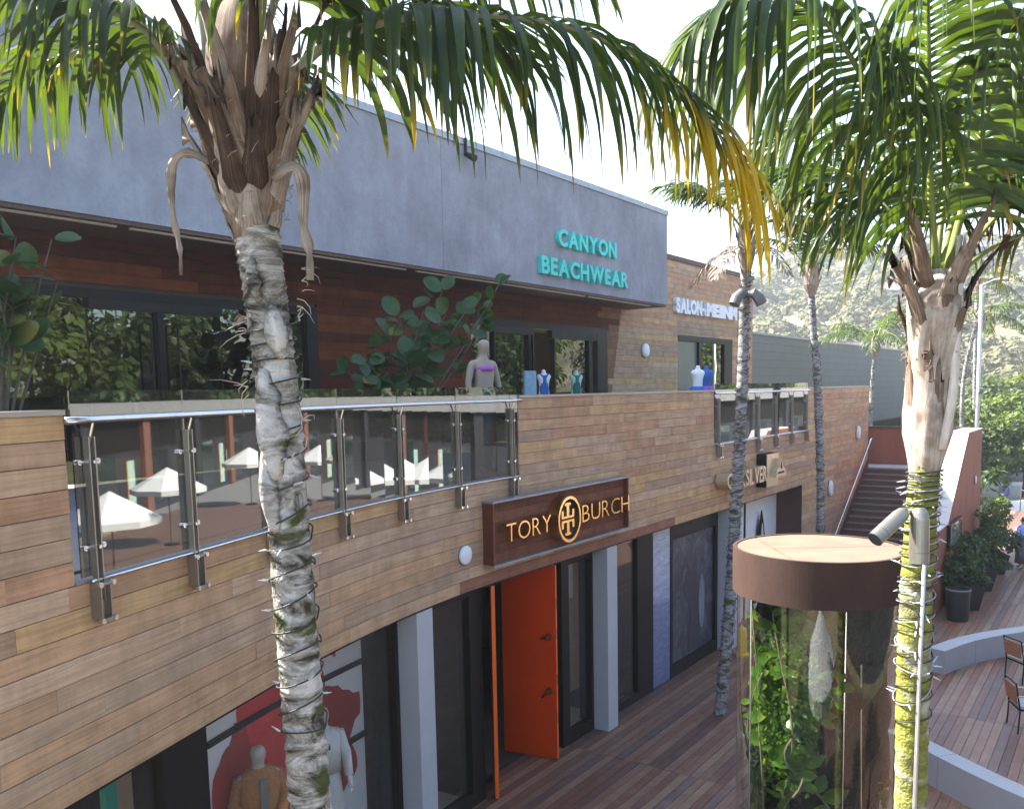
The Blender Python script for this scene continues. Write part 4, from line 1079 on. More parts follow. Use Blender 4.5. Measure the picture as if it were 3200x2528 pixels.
# ================================================================== LOW CURVED WALLS, CHAIRS, BIN, PLANTS
def bench_wall(path, th, h, label):
    path = [np.array(p, float) for p in path]
    # smooth the path
    for _ in range(2):
        q = [path[0]]
        for i in range(len(path) - 1): q += [path[i] * .75 + path[i + 1] * .25, path[i] * .25 + path[i + 1] * .75]
        path = q + [path[-1]]
    V, F = [], []; m = len(path)
    for i, p in enumerate(path):
        t = unit(path[min(i + 1, m - 1)] - path[max(i - 1, 0)]); n = np.array([t[1], -t[0]])
        for a, z in ((-.5, 0), (.5, 0), (.5, h), (-.5, h)): V.append((*(p + n * th * a), z))
    F = [(0, 1, 2, 3), tuple(4 * (m - 1) + k for k in (3, 2, 1, 0))]
    for i in range(m - 1):
        for k in range(4): F.append((4 * i + k, 4 * (i + 1) + k, 4 * (i + 1) + (k + 1) % 4, 4 * i + (k + 1) % 4))
    o = MB().add(V, F).build('curved_bench_wall', MAT['bench']); tag(o, label, 'low wall', 'curved seat walls on the deck')
    j = MB()
    for f in (.3, .62):
        i = int(f * m); p = path[i]; t = unit(path[i + 1] - path[i - 1]); n = np.array([t[1], -t[0]])
        j.box((*p, h / 2), (.005, th + .004, h + .003), [(t[0], t[1], 0), (n[0], n[1], 0), (0, 0, 1)])
    j.build('joint', MAT['lamp_grey'], o)
bench_wall([(8.74, 17.78), (9.5, 18.35), (10.2, 18.74), (11.4, 19.2), (12.8, 19.5), (14.5, 19.6)], .36, .5, 'low painted curved wall across the deck in front of the litter bin')
bench_wall([(6.02, 13.6), (6.26, 12.96), (6.45, 12.3), (6.68, 11.63), (6.95, 11.05), (7.5, 10.2), (8.4, 9.4)], .33, .5, 'low painted curved wall beside the mossy palm and terrace chairs')

def chair(label, loc, rz):
    t = empty('terrace_chair', (0, 0, 0), label, 'chair', 'terrace chairs')
    def b(name, lo, hi, mat): return MB().box2(lo, hi).build(name, MAT[mat], t, local=True)
    for y in (-.25, .25):
        g = MB(); g.tube([(-.24, y, 0), (-.22, y, .42), (-.30, y, .88)], .014, 8); g.build('leg', MAT['black'], t, local=True)
        g = MB(); g.tube([(.24, y, 0), (.23, y, .64)], .014, 8); g.build('leg', MAT['black'], t, local=True)
        g = MB(); g.box((-.01, y, .655), (.52, .05, .02)); g.build('armrest', MAT['brushed'], t, local=True)
    g = MB(); g.box((0, -.25, .42), (.46, .025, .03)); g.box((0, .25, .42), (.46, .025, .03)); g.box((-.22, 0, .42), (.025, .5, .03)); g.box((.22, 0, .42), (.025, .5, .03)); g.build('seat_frame', MAT['black'], t, local=True)
    g = MB(); g.box((0, 0, .455), (.44, .46, .04)); g.build('cushion', MAT['cushion'], t, local=True)
    for k in range(5):
        g = MB(); z = .55 + k * .063; g.box((-.245 - (z - .42) * .17, 0, z), (.016, .47, .056)); g.build('back_slat', MAT['chair_wood'], t, local=True)
    g = MB(); g.tube([(-.30, -.26, .88), (-.30, .26, .88)], .014, 8); g.build('top_rail', MAT['black'], t, local=True)
    t.location = loc; t.rotation_euler.z = rz
    return t
chair('black framed terrace chair with teak slat back near the low wall by the litter bin', (10.25, 17.2, 0), math.radians(8))
chair('black framed terrace chair with teak slat back and grey cushion between the two low walls', (8.85, 14.7, 0), math.radians(-10))
def lounge_chair(label, loc, rz):
    t = empty('teak_armchair', (0, 0, 0), label, 'chair')
    for y in (-.28, .28):
        g = MB(); g.tube([(-.3, y, 0), (-.26, y, .4), (-.42, y, .95)], .022, 6); g.build('leg', MAT['chair_wood'], t, local=True)
        g = MB(); g.tube([(.26, y, 0), (.24, y, .62)], .02, 6); g.build('leg', MAT['chair_wood'], t, local=True)
        g = MB(); g.box((-.04, y, .63), (.62, .06, .025)); g.build('armrest', MAT['chair_wood'], t, local=True)
    for k in range(7):
        y = -.24 + k * .08; g = MB(); g.hexa([(-.24, y - .034, .42), (-.22, y - .034, .42), (-.22, y + .034, .42), (-.24, y + .034, .42), (-.42, y - .034, .97), (-.40, y - .034, .97), (-.40, y + .034, .97), (-.42, y + .034, .97)]); g.build('back_slat', MAT['chair_wood'], t, local=True)
        g = MB(); g.box((.0, y, .42), (.5, .068, .02)); g.build('seat_slat', MAT['chair_wood'], t, local=True)
    g = MB(); g.box((-.42, 0, .98), (.04, .6, .05)); g.build('top_rail', MAT['chair_wood'], t, local=True)
    t.location = loc; t.rotation_euler.z = rz
lounge_chair('reddish teak slatted armchair on the deck beside the low wall by the palm', (8.30, 12.75, 0), math.radians(-25))

bi = empty('litter_bin', (11.25, 21.85, 0), 'dark grey round litter bin by the foot of the rusted wall', 'bin')
g = MB(); g.lathe([(.24, 0), (.255, .03), (.285, .76), (.29, .80), (.265, .80), (.25, .5)], 28, (11.25, 21.85, 0)); g.build('drum', MAT['pot'], bi, smooth=False)
g = MB(); g.lathe([(.295, .765), (.30, .80), (.28, .815)], 28, (11.25, 21.85, 0), caps=False); g.build('rim', MAT['lamp_grey'], bi)

def foliage(mb, c, rad, n, L, rng, shell=.55, age=.3, wfac=.4, droop=.3, nseg=2, clumps=0):
    c = np.array(c, float); rad = np.array(rad, float); cl = []
    if clumps:
        for _ in range(clumps):
            d = unit([rng.gauss(0, 1) for _ in range(3)]); cl.append((d * rng.uniform(.45, .95), rng.uniform(.22, .42)))
    for _ in range(n):
        if clumps:
            q, rr = rng.choice(cl); d = unit([rng.gauss(0, 1) for _ in range(3)]); d[2] = abs(d[2]) * .8 - .15 if rng.random() < .75 else d[2]
            p = c + (q + d * rr * rng.uniform(.7, 1.0)) * rad; o_ = unit(d + q * .6)
        else:
            d = unit([rng.gauss(0, 1) for _ in range(3)]); p = c + d * rad * rng.uniform(shell, 1.0); o_ = d
        dd = unit(o_ * .8 + np.array([rng.uniform(-1, 1), rng.uniform(-1, 1), rng.uniform(-1, .7) - droop]))
        l = L * rng.uniform(.6, 1.3)
        leaf(mb, p, dd, unit(o_ + np.array([0, 0, .8])), l, l * wfac, .2, rng.uniform(0, age), nseg)
    return mb
def potted(loc, ph, pr, crowns, label, n, L, seed, mat='shrub'):
    rng = random.Random(seed); loc = np.array(loc, float)
    t = empty('potted_shrub', loc, label, 'shrub', 'potted shrubs along the rusted wall')
    g = MB(); g.hexa([loc + (sx * pr * .75, sy * pr * .75, 0) for sx, sy in ((-1, -1), (1, -1), (1, 1), (-1, 1))] + [loc + (sx * pr, sy * pr, ph) for sx, sy in ((-1, -1), (1, -1), (1, 1), (-1, 1))]); g.build('pot', MAT['pot'], t)
    g = MB(); g.box(loc + (0, 0, ph + .008), (pr * 1.8, pr * 1.8, .01)); g.build('soil', MAT['soil'], t)
    g = MB()
    for c, r in crowns: g.tube([loc + (0, 0, ph), loc + (np.array(c) * .5), loc + np.array(c)], [.03, .02, .01], 6)
    g.build('stem', MAT['branch'], t)
    g = MB()
    for c, r in crowns: foliage(g, loc + np.array(c), r, n, L, rng, clumps=14)
    g.build('foliage', MAT[mat], t)
potted((11.95, 23.0, 0), .62, .40, [((-.05, 0, 1.2), (.62, .55, .55)), ((.3, .3, .85), (.6, .55, .5)), ((-.35, .1, .85), (.5, .5, .45))], 'dark leafy shrub in a black pot nearest the litter bin', 700, .095, 1)
potted((13.4, 25.1, 0), .62, .42, [((-.25, -.2, 1.5), (.85, .7, .65)), ((.4, 0, 1.15), (.8, .7, .7)), ((-.6, -.5, 1.3), (.55, .5, .5))], 'broad bushy shrub in a black pot under the menu case', 900, .10, 2)
potted((15.0, 27.3, 0), .62, .42, [((-.1, 0, 1.5), (.8, .7, .7)), ((.3, 0, 1.0), (.7, .6, .5))], 'tall bushy shrub in a black pot at the far end of the rusted wall', 900, .10, 3)
t = empty('sunlit_shrub', (16.3, 30.0, -.05), 'yellow green sunlit shrub behind the potted shrubs', 'shrub')
rng = random.Random(9); g = MB(); foliage(g, (16.3, 30.0, 1.4), (.9, .9, 1.2), 900, .17, rng, clumps=18); g.build('foliage', MAT['tree_light'], t)
g = MB(); g.tube([(16.3, 30, -.05), (16.3, 30, 1.6)], [.05, .02], 6); g.build('stem', MAT['branch'], t)
t = empty('dark_leaved_shrub', (17.6, 33.0, -.1), 'dark open shrub with drooping leaves beside the end of the rusted wall', 'shrub')
g = MB(); foliage(g, (17.6, 33.0, 2.0), (.9, .8, 1.3), 420, .34, rng, clumps=10, wfac=.16, droop=.5); g.build('foliage', MAT['shrub'], t)
g = MB(); g.tube([(17.6, 33, -.1), (17.6, 33, 2.2)], [.06, .02], 6); g.build('stem', MAT['branch'], t)
# ================================================================== PALMS
def catmull(P, n):
    P = [np.array(p, float) for p in P]; P = [2 * P[0] - P[1]] + P + [2 * P[-1] - P[-2]]; out = []
    m = len(P) - 3
    for i in range(n + 1):
        t = m * i / n; k = min(int(t), m - 1); u = t - k; a, b, c, d = P[k:k + 4]
        out.append(.5 * (2 * b + (c - a) * u + (2 * a - 5 * b + 4 * c - d) * u * u + (3 * b - a - 3 * c + d) * u ** 3))
    return out

def leaflet_geo(p, d, L, w, g, up, rng, nseg=7, age=0.0, twist=0.0):
    """one drooping folded leaflet: 3 points across"""
    P, Q = [], []; c = np.array(p, float); d = unit(d); st = L / nseg
    for i in range(nseg + 1):
        t = i / nseg
        side = np.cross(d, up)
        if np.linalg.norm(side) < .05: side = np.cross(d, (0.3, 1, 0))
        side = unit(side); nrm = np.cross(side, d)
        if twist: side = unit(side * math.cos(twist * t) + nrm * math.sin(twist * t)); nrm = np.cross(side, d)
        ww = w * (min(1, .35 + t * 3.2)) * (1 - t ** 2.2) ** .8 + .0012
        P.append([c - side * ww + nrm * ww * .35, c, c + side * ww + nrm * ww * .35]); Q.append([(age, t)] * 3)
        d = unit(d + np.array([0, 0, -1]) * g * (st / .12) * (0.35 + .9 * t)); c = c + d * st
    return P, Q

def frond(palm, pts, nleaf, Lmax, rng, mat, r0=.03, r1=.006, start=.22, grav=.32, wl=.024, age=0.0, upv=None, spread=62, quota=None, rest=None, nseg=7, rmat='rachis', vis=True, fan=.2, lift=0.15, tip_age_glow=0.0, lenmin=0.0):
    path = catmull(pts, 40); m = len(path)
    fr = MB().tube(path, [r0 + (r1 - r0) * min(1, (i / (m - 1)) ** .7) for i in range(m)], 8, flat=.7).build('frond', MAT[rmat], palm, smooth=True)
    for i in range(nleaf):
        f = start + (1 - start) * (i + .5) / nleaf; x = f * (m - 1); k = min(int(x), m - 2); u = x - k
        p = path[k] * (1 - u) + path[k + 1] * u; T = unit(path[k + 1] - path[k])
        upw = np.array(upv if upv is not None else (0, 0, 1.0)); S = np.cross(T, upw)
        if np.linalg.norm(S) < .15: S = np.cross(T, (0, -1, .2))
        S = unit(S); N = np.cross(S, T)
        for sg_ in (-1, 1):
            q = (f - start) / (1 - start)
            Lp = Lmax * (math.sin(math.pi * min(1, .18 + q * .80)) ** .55) * rng.uniform(.86, 1.08)
            Lp = max(Lp, Lmax * lenmin * rng.uniform(.85, 1.05))
            if q > .93: Lp *= 1 - (q - .93) * 5
            a = math.radians(spread - 32 * q + rng.uniform(-7, 7))
            d = T * math.cos(a) + S * sg_ * math.sin(a) + N * (lift + rng.uniform(-fan, fan) * .5)
            ag = age + rng.uniform(-.12, .12) + (.18 if rng.random() < .12 else 0) + tip_age_glow * max(0, q - .52)
            kink = rng.random() < .07
            if kink: Lp *= rng.uniform(.5, .8)
            P, Q = leaflet_geo(p, d, Lp, wl * rng.uniform(.7, 1.2), grav * (rng.uniform(1.8, 2.6) if kink else rng.uniform(.7, 1.3)), N, rng, nseg, ag + (.2 if kink else 0), rng.uniform(-1.1, 1.1))
            v = inview(P[nseg // 2][1]) if vis else None
            if quota is not None and quota[0] > 0 and v and -150 < v[0] < 3350 and -350 < v[1] < 2600:
                quota[0] -= 1; MB().grid(P, Q).build('leaflet', mat, fr, smooth=True)
            elif rest is not None: rest.grid(P, Q)
    return fr

def trunk(palm, pts, radii, mat, rng, nring=40, nu=40, rough=.012, name='trunk', ringh=.014):
    n = nring * 6; path = catmull(pts, n); rr = np.interp(np.linspace(0, 1, n + 1), np.linspace(0, 1, len(radii)), radii)
    V, U, F = [], [], []; L = 0; ph = [rng.uniform(0, 6.28) for _ in range(nring + 2)]; am = [rng.uniform(.4, 1.3) for _ in range(nring + 2)]
    for i, p in enumerate(path):
        if i: L += np.linalg.norm(p - path[i - 1])
        for k in range(nu):
            w = 2 * math.pi * k / nu
            x = i / 6 + .22 * math.sin(w + ph[int(i / 6)])       # slightly slanted scars
            j = int(max(0, x)); u = x - j
            bump = ringh * am[min(j, nring + 1)] * ((1 - u) ** 3 - .3) + rough * .5 * math.sin(5 * w + ph[min(j, nring + 1)]) * am[min(j, nring + 1)] * .5 + rng.uniform(-.25, .25) * rough
            r = rr[i] + bump
            V.append(p + np.array([r * math.cos(w), r * math.sin(w), 0])); U.append((u, L))
    for i in range(n):
        for k in range(nu): F.append((i * nu + k, i * nu + (k + 1) % nu, (i + 1) * nu + (k + 1) % nu, (i + 1) * nu + k))
    F.append(tuple(range(nu))[::-1]); F.append(tuple(range(n * nu, (n + 1) * nu)))
    return MB().add(V, F, U).build(name, mat, palm, smooth=True), path, rr

def wires(palm, path, rr, turns, f0, f1, rng, mat, bulbs=40, r=.006, name='light_string', wob=.05):
    g = MB(); b = MB(); m = len(path); P = []; N = int(turns * 26)
    ns = [rng.uniform(-1, 1) for _ in range(int(turns) + 3)]
    for i in range(N + 1):
        t = i / N; w = 2 * math.pi * turns * t; f = f0 + (f1 - f0) * (t + wob / turns * (ns[int(turns * t)] * math.sin(w + ns[int(turns * t) + 1] * 3)))
        x = max(0, min(1, f)) * (m - 1); k = min(int(x), m - 2); u = x - k; c = path[k] * (1 - u) + path[k + 1] * u
        R = np.interp(x, range(m), rr) + .018
        P.append(c + np.array([R * math.cos(w), R * math.sin(w), 0]))
    o = g.tube(P, r, 5).build(name, mat, palm, smooth=True)
    for _ in range(bulbs):
        i = rng.randrange(2, N - 2); x = f0 + (f1 - f0) * i / N; c = path[int(x * (m - 1))]
        d = unit((P[i] - c) * np.array([1, 1, 0])) + np.array([0, 0, rng.uniform(-.5, .6)]) + np.array([rng.uniform(-.6, .6), rng.uniform(-.6, .6), 0])
        d = unit(d)
        MB().tube([P[i], P[i] + d * .03, P[i] + d * .034, P[i] + d * .06], [.006, .007, .0045, .002], 6).build('bulb', MAT['bulb'], o)
    return o

def strip(mb, path, widths, nrm, curl=.35):
    P = []; m = len(path)
    for i, p in enumerate(path):
        t = unit(path[min(i + 1, m - 1)] - path[max(i - 1, 0)]); s = np.cross(t, nrm); s = unit(s); nn = np.cross(s, t); w = widths[i]
        P.append([p - s * w - nn * w * curl, p - s * w * .5 - nn * w * curl * .2, p, p + s * w * .5 - nn * w * curl * .2, p + s * w - nn * w * curl])
    return mb.grid(P, [[(j / 4, i / m) for j in range(5)] for i in range(m)])
def solid(mb, th):
    """give a sheet a thickness"""
    v = np.array(mb.v); n = np.zeros_like(v)
    for f in mb.f:
        a, b, c = v[f[0]], v[f[1]], v[f[2]]; k = np.cross(b - a, c - a)
        for i in f: n[i] += k
    n /= np.maximum(1e-9, np.linalg.norm(n, axis=1))[:, None]
    m = len(v); F = list(mb.f); E = {}
    for f in mb.f:
        for i in range(len(f)):
            e = (f[i], f[(i + 1) % len(f)]); E[e] = 1
    out = MB(); out.v = [tuple(x) for x in v] + [tuple(x) for x in v - n * th]; out.uv = mb.uv * 2
    out.f = F + [tuple(i + m for i in f[::-1]) for f in F] + [(b, a, a + m, b + m) for (a, b) in E if (b, a) not in E]
    return out

def boots(palm, c, n, rng, z0, z1, r0, r1, Lr, Wr, mats, flare=.35, a0=0, names='leaf_base'):
    for i in range(n):
        a = a0 + i * 2.399 + rng.uniform(-.25, .25); f = i / max(1, n - 1); z = z0 + (z1 - z0) * f; R = r0 + (r1 - r0) * f
        rad = np.array([math.cos(a), math.sin(a), 0]); L = rng.uniform(*Lr); w = rng.uniform(*Wr); fl = flare * rng.uniform(.5, 1.4)
        path, ws = [], []; m = 9
        for k in range(m):
            t = k / (m - 1); path.append(c + rad * (R - .055 * max(0, 1 - t / .22) + fl * L * t ** 1.7) + np.array([0, 0, z + L * t * (1 - .15 * fl * t)]) + np.array([rng.uniform(-.002, .002), rng.uniform(-.002, .002), 0]))
            ws.append(w * (1.0 - .62 * t) * rng.uniform(.95, 1.05))
        mb = strip(MB(), path, ws, rad, curl=.42)
        # ragged end
        v = mb.v; base = len(v) - 5
        for j in range(5): v[base + j] = tuple(np.array(v[base + j]) + np.array([0, 0, rng.uniform(-.10, .10)]))
        solid(mb, .010).build(names, MAT[{'dry': 'husk1', 'dry_dark': 'husk3', 'dry_pale': 'husk2', 'sheath': 'husk4'}[rng.choice(mats)]], palm, smooth=True)
def fibres(palm, c, rng, n, z0, z1, r0, r1, L=.2, name='fibre_mat', mat='dry_dark'):
    mb = MB()
    for _ in range(n):
        a = rng.uniform(0, 6.283); f = rng.random(); z = z0 + (z1 - z0) * f; R = r0 + (r1 - r0) * f
        rad = np.array([math.cos(a), math.sin(a), 0]); tn = np.array([-math.sin(a), math.cos(a), 0]); p = c + rad * R + np.array([0, 0, z])
        d = unit(rad * rng.uniform(.0, .8) + tn * rng.uniform(-1, 1) + np.array([0, 0, rng.uniform(-.8, .8)])); l = L * rng.uniform(.4, 1.2)
        P = [p, p + d * l * .5 + rad * .01, p + d * l + np.array([0, 0, -.1 * l])]
        mb.tube(P, [.003, .002, .001], 4, caps=False)
    tag(mb.build(name, MAT[mat], palm), kind='stuff')

# ---------------- near palm in front of the balcony
rng = random.Random(21)
LPX = np.array([-1.33, 5.0, 0])
lp = empty('ringed_palm', (-1.2, 5.0, 0), 'palm with white grey ringed trunk wrapped in dark light strings, in front of the balcony', 'palm tree')
TP = [(-1.17, 5, -.05), (-1.19, 5, 1.5), (-1.22, 5, 3.0), (-1.25, 5, 4.0), (-1.28, 5, 5.0), (-1.31, 5, 6.0), (-1.36, 5, 6.6), (-1.39, 5, 6.95)]
o, pth, rr = trunk(lp, TP, [.17, .135, .125, .120, .118, .116, .118, .125], MAT['bark1'], rng, nring=62, rough=.010, ringh=.013)
wires(lp, pth, rr, 17, .42, .80, rng, MAT['wire'], bulbs=40, r=.0055, wob=.25)
# crown: swollen fibrous heart, leaf bases
C1 = np.array([-1.40, 5.0, 0])
g = MB(); V, F, U = [], [], []; prof_ = [(.115, 6.86), (.13, 7.0), (.155, 7.15), (.185, 7.32), (.21, 7.5), (.22, 7.68), (.2, 7.85), (.16, 8.0), (.1, 8.1)]; n = 36
for i, (r, z) in enumerate(prof_):
    for k in range(n):
        w = 2 * math.pi * k / n; q = r * (1 + .05 * math.sin(5 * w + z * 9) + rng.uniform(-.03, .03)); V.append(C1 + np.array([q * math.cos(w), q * math.sin(w), z])); U.append((k / n, z))
for i in range(len(prof_) - 1):
    for k in range(n): F.append((i * n + k, i * n + (k + 1) % n, (i + 1) * n + (k + 1) % n, (i + 1) * n + k))
g.add(V, F, U).build('crown_heart', MAT['husk1'], lp, smooth=True)
boots(lp, C1, 9, rng, 6.84, 6.95, .15, .165, (.34, .5), (.09, .13), ['dry', 'dry_pale', 'dry_pale'], flare=.16)
boots(lp, C1, 17, rng, 6.95, 7.25, .18, .245, (.34, .55), (.07, .115), ['dry', 'dry_pale', 'dry', 'dry_dark', 'dry_dark'], flare=.26, a0=1.0)
boots(lp, C1, 26, rng, 7.12, 7.58, .20, .28, (.28, .48), (.05, .10), ['dry', 'dry_dark', 'dry_pale', 'dry_pale', 'dry'], flare=.42, a0=.7)
boots(lp, C1, 10, rng, 7.25, 7.6, .25, .29, (.4, .7), (.03, .07), ['dry_dark', 'dry_dark', 'dry'], flare=.3, a0=.1)
boots(lp, C1, 12, rng, 7.3, 7.7, .25, .28, (.22, .4), (.03, .07), ['dry_dark', 'dry', 'dry_pale'], flare=.6, a0=2.0)
fibres(lp, C1, rng, 70, 6.95, 7.6, .17, .30, .07, mat='dry')
# loose hanging dead strips
for (x0, x1, z0, z1, w) in [(-1.70, -1.785, 7.30, 6.66, .022), (-1.14, -1.085, 7.22, 6.62, .034)]:
    path = [np.array([C1[0] + (x0 - C1[0]) * .55, 4.88, z0 - .06]), np.array([x0, 4.86, z0]), np.array([x1, 4.86, z0 - .08]), np.array([x1 - .01, 4.87, (z0 + z1) / 2]), np.array([x1 + .015, 4.87, z1 + .15]), np.array([x1 + .01, 4.88, z1])]
    P_ = catmull(path, 16); solid(strip(MB(), P_, [w * (.5 + .6 * math.sin(math.pi * min(1, .2 + i / 18))) * rng.uniform(.6, 1.35) for i in range(17)], np.array([0.25, -1, .1]), .4), .008).build('hanging_husk', MAT['husk2'], lp, smooth=True)
# torn sheaths on the trunk
for (x, z, L, w, a) in [(-1.43, 6.15, .62, .055, -1.9), (-1.38, 5.72, .5, .04, -2.2), (-1.22, 6.5, .3, .04, -1.2), (-1.43, 6.75, .25, .03, -1.9)]:
    rad = np.array([math.cos(a), math.sin(a), 0]); c = np.array([-1.315 - (z - 6) * .05, 5.0, z]) + rad * .125
    path = [c + np.array([0, 0, -L * t]) + rad * (.05 * math.sin(t * 3.0) + .012) + np.array([.04 * t, 0, 0]) for t in np.linspace(0, 1, 10)]
    solid(strip(MB(), path, [w * 1.25 * (.35 + math.sin(math.pi * (.08 + .84 * t))) * rng.uniform(.7, 1.2) for t in np.linspace(0, 1, 10)], rad, .9), .01).build('torn_sheath', MAT['bark1'], lp, smooth=True)
for (x, y, z, sx) in [(-1.45, 4.93, 6.42, -1), (-1.16, 4.92, 6.45, 1), (-1.13, 4.92, 6.62, 1), (-1.46, 4.94, 6.05, -1), (-1.17, 4.93, 5.85, 1)]:
    mb = MB()
    for _ in range(5):
        p = np.array([x, y, z + rng.uniform(-.08, .08)]); l = rng.uniform(.04, .16); d = unit([sx * rng.uniform(.1, 1), rng.uniform(-.5, .3), rng.uniform(-.8, .9)]); e = unit([rng.uniform(-1, 1), rng.uniform(-1, 1), rng.uniform(-1, .5)])
        mb.tube([p, p + d * l * .4, p + d * l * .8 + e * l * .3, p + d * l + e * l * .7], [.003, .0025, .002, .001], 4, caps=False)
    tag(mb.build('dry_flower_stalk', MAT['dry_pale'], lp), kind='stuff')
F1 = [(-1.17,5.00,7.57),(-1.08,4.95,7.76),(-0.86,4.85,7.86),(-0.58,4.70,7.88),(-0.35,4.60,7.86),(-0.14,4.50,7.82),(0.26,4.40,7.73),(0.65,4.35,7.55),(0.94,4.30,7.27),(1.12,4.30,7.01)]
F2 = [(-1.64,5.00,7.43),(-1.75,5.00,7.68),(-1.86,4.90,7.90),(-1.99,4.80,7.98),(-2.09,4.70,8.01),(-2.32,4.60,8.09),(-2.65,4.50,8.08),(-2.94,4.45,7.92)]
F3 = [(-1.34,5.00,7.79),(-1.26,5.00,8.02),(-1.13,4.90,8.20),(-0.86,4.90,8.39),(-0.45,5.00,8.53),(0.06,5.10,8.50),(0.59,5.20,8.34)]
F4 = [(-1.51,5.05,7.64),(-1.52,5.05,7.98),(-1.55,5.10,8.50),(-1.72,5.30,9.11),(-2.04,5.50,9.66)]
F5 = [(-1.37,4.95,7.61),(-1.37,4.95,8.02),(-1.29,4.90,8.55),(-1.12,4.70,8.97),(-0.88,4.40,9.12)]
F6 = [(-1.62,5.05,7.56),(-1.65,5.10,7.97),(-1.90,5.50,8.61),(-2.45,6.20,9.35),(-3.35,7.00,9.95)]
quota = [295]; rest = MB()
frond(lp, F1, 58, 1.0, rng, MAT['frond'], r0=.042, r1=.008, start=.17, grav=.62, wl=.028, age=.08, quota=quota, rest=rest, rmat='rachis_grey', spread=66, tip_age_glow=1.9, nseg=8, lenmin=.78)  # yellowing plus backlit glow put into the leaflet colour towards the tip
frond(lp, F2, 46, .82, rng, MAT['frond'], r0=.045, r1=.008, start=.22, grav=.62, wl=.022, age=.04, quota=quota, rest=rest, rmat='rachis_grey')
frond(lp, F3, 46, 1.05, rng, MAT['frond'], r0=.045, r1=.008, start=.24, grav=.55, wl=.026, age=.04, quota=quota, rest=rest, rmat='rachis_grey')
frond(lp, F4, 40, .85, rng, MAT['frond'], r0=.06, start=.42, quota=None, rest=rest, rmat='rachis_grey')
frond(lp, F5, 40, .85, rng, MAT['frond'], r0=.055, start=.42, quota=None, rest=rest, rmat='rachis_grey')
frond(lp, F6, 40, .85, rng, MAT['frond'], r0=.05, start=.35, quota=None, rest=rest, rmat='rachis_grey')
for az, el, L in [(100, 40, 2.3), (30, 45, 2.3), (160, 35, 2.2), (300, 55, 2.0)]:
    a = math.radians(az); e = math.radians(el); base = C1 + np.array([.15 * math.cos(a), .15 * math.sin(a), 7.7])
    pts = [base + np.array([math.cos(a) * L * t * math.cos(e), math.sin(a) * L * t * math.cos(e), L * (math.sin(e) * t - .55 * t * t)]) for t in np.linspace(0, 1, 6)]
    frond(lp, pts, 34, .8, rng, MAT['frond'], r0=.04, start=.25, quota=None, rest=rest, nseg=5, grav=.36)
tag(rest.build('leaflet_mass', MAT['frond'], lp, smooth=True), kind='stuff')

# ---------------- mossy palm beside the glass cylinder
rng = random.Random(33)
rp = empty('mossy_palm', (2.8, 6.0, 0), 'palm with yellow green mossy trunk, conduit and light strings beside the glass cylinder', 'palm tree')
TP = [(2.80, 6, -.05), (2.80, 6, 1.5), (2.80, 6, 3.0), (2.79, 6, 4.0), (2.80, 6, 4.7), (2.82, 6, 5.2), (2.83, 6, 5.45)]
o, pth, rr = trunk(rp, TP, [.14, .118, .108, .108, .104, .100, .098], MAT['bark2'], rng, nring=44, rough=.010, ringh=.010)
wires(rp, pth, rr, 22, .42, .97, rng, MAT['wire'], bulbs=22, r=.005, wob=.28)
wires(rp, pth, rr, 12, .45, .88, rng, MAT['wire_pale'], bulbs=30, r=.004, wob=.45)
g = MB(); g.tube([(2.775, 5.872, 0), (2.765, 5.868, 2.5), (2.775, 5.87, 4.0), (2.79, 5.88, 4.78)], .014, 8); g.build('conduit', MAT['conduit'], rp, smooth=True)
C2 = np.array([2.87, 6.0, 0])
g = MB(); V, F, U = [], [], []; prof_ = [(.095, 5.38), (.12, 5.5), (.148, 5.66), (.155, 5.8), (.152, 6.0), (.165, 6.2), (.18, 6.4), (.185, 6.55), (.13, 6.68), (.06, 6.75)]; n = 40
for i, (r, z) in enumerate(prof_):
    for k in range(n):
        w = 2 * math.pi * k / n; q = r * (1 + .06 * math.sin(4 * w + z * 6) + rng.uniform(-.03, .03)); V.append((2.83 + (z - 5.4) * .035 + q * math.cos(w), 6 + q * math.sin(w), z)); U.append((k / n, z))
for i in range(len(prof_) - 1):
    for k in range(n): F.append((i * n + k, i * n + (k + 1) % n, (i + 1) * n + (k + 1) % n, (i + 1) * n + k))
g.add(V, F, U).build('crownshaft', MAT['husk4'], rp, smooth=True)
boots(rp, np.array([2.845, 6, 0]), 9, rng, 5.55, 6.05, .148, .158, (.3, .55), (.04, .09), ['dry', 'dry_pale', 'dry', 'dry_dark'], flare=.02, a0=2.2, names='fibre_sheet')
boots(rp, np.array([2.84, 6, 0]), 4, rng, 5.42, 5.55, .10, .13, (.5, .8), (.08, .11), ['sheath', 'dry_pale'], flare=.03, a0=.6, names='sheath_sheet')
boots(rp, C2, 9, rng, 6.1, 6.4, .155, .17, (.35, .55), (.05, .09), ['dry_pale', 'dry', 'dry', 'dry_dark'], flare=.28, a0=.4)
boots(rp, C2, 10, rng, 6.35, 6.62, .17, .2, (.35, .6), (.045, .075), ['dry', 'dry_dark', 'dry_pale'], flare=.45, a0=1.1)
fibres(rp, C2, rng, 120, 6.0, 6.6, .165, .2, .05, mat='dry')
mb = strip(MB(), catmull([(2.95, 5.86, 6.95), (2.955, 5.84, 6.6), (2.945, 5.835, 6.25), (2.93, 5.83, 5.9), (2.88, 5.85, 5.55)], 14), [.028, .03, .03, .03, .03, .03, .032, .034, .035, .036, .036, .036, .036, .035, .03], np.array([.2, -1, 0]), .5); solid(mb, .01).build('pale_stalk', MAT['sheath'], rp, smooth=True)
R1 = [(2.87,6.00,6.63),(2.86,6.00,6.78),(2.79,5.95,7.24),(2.69,5.80,7.80),(2.57,5.60,8.30),(2.39,5.30,8.61),(2.15,4.90,8.65)]
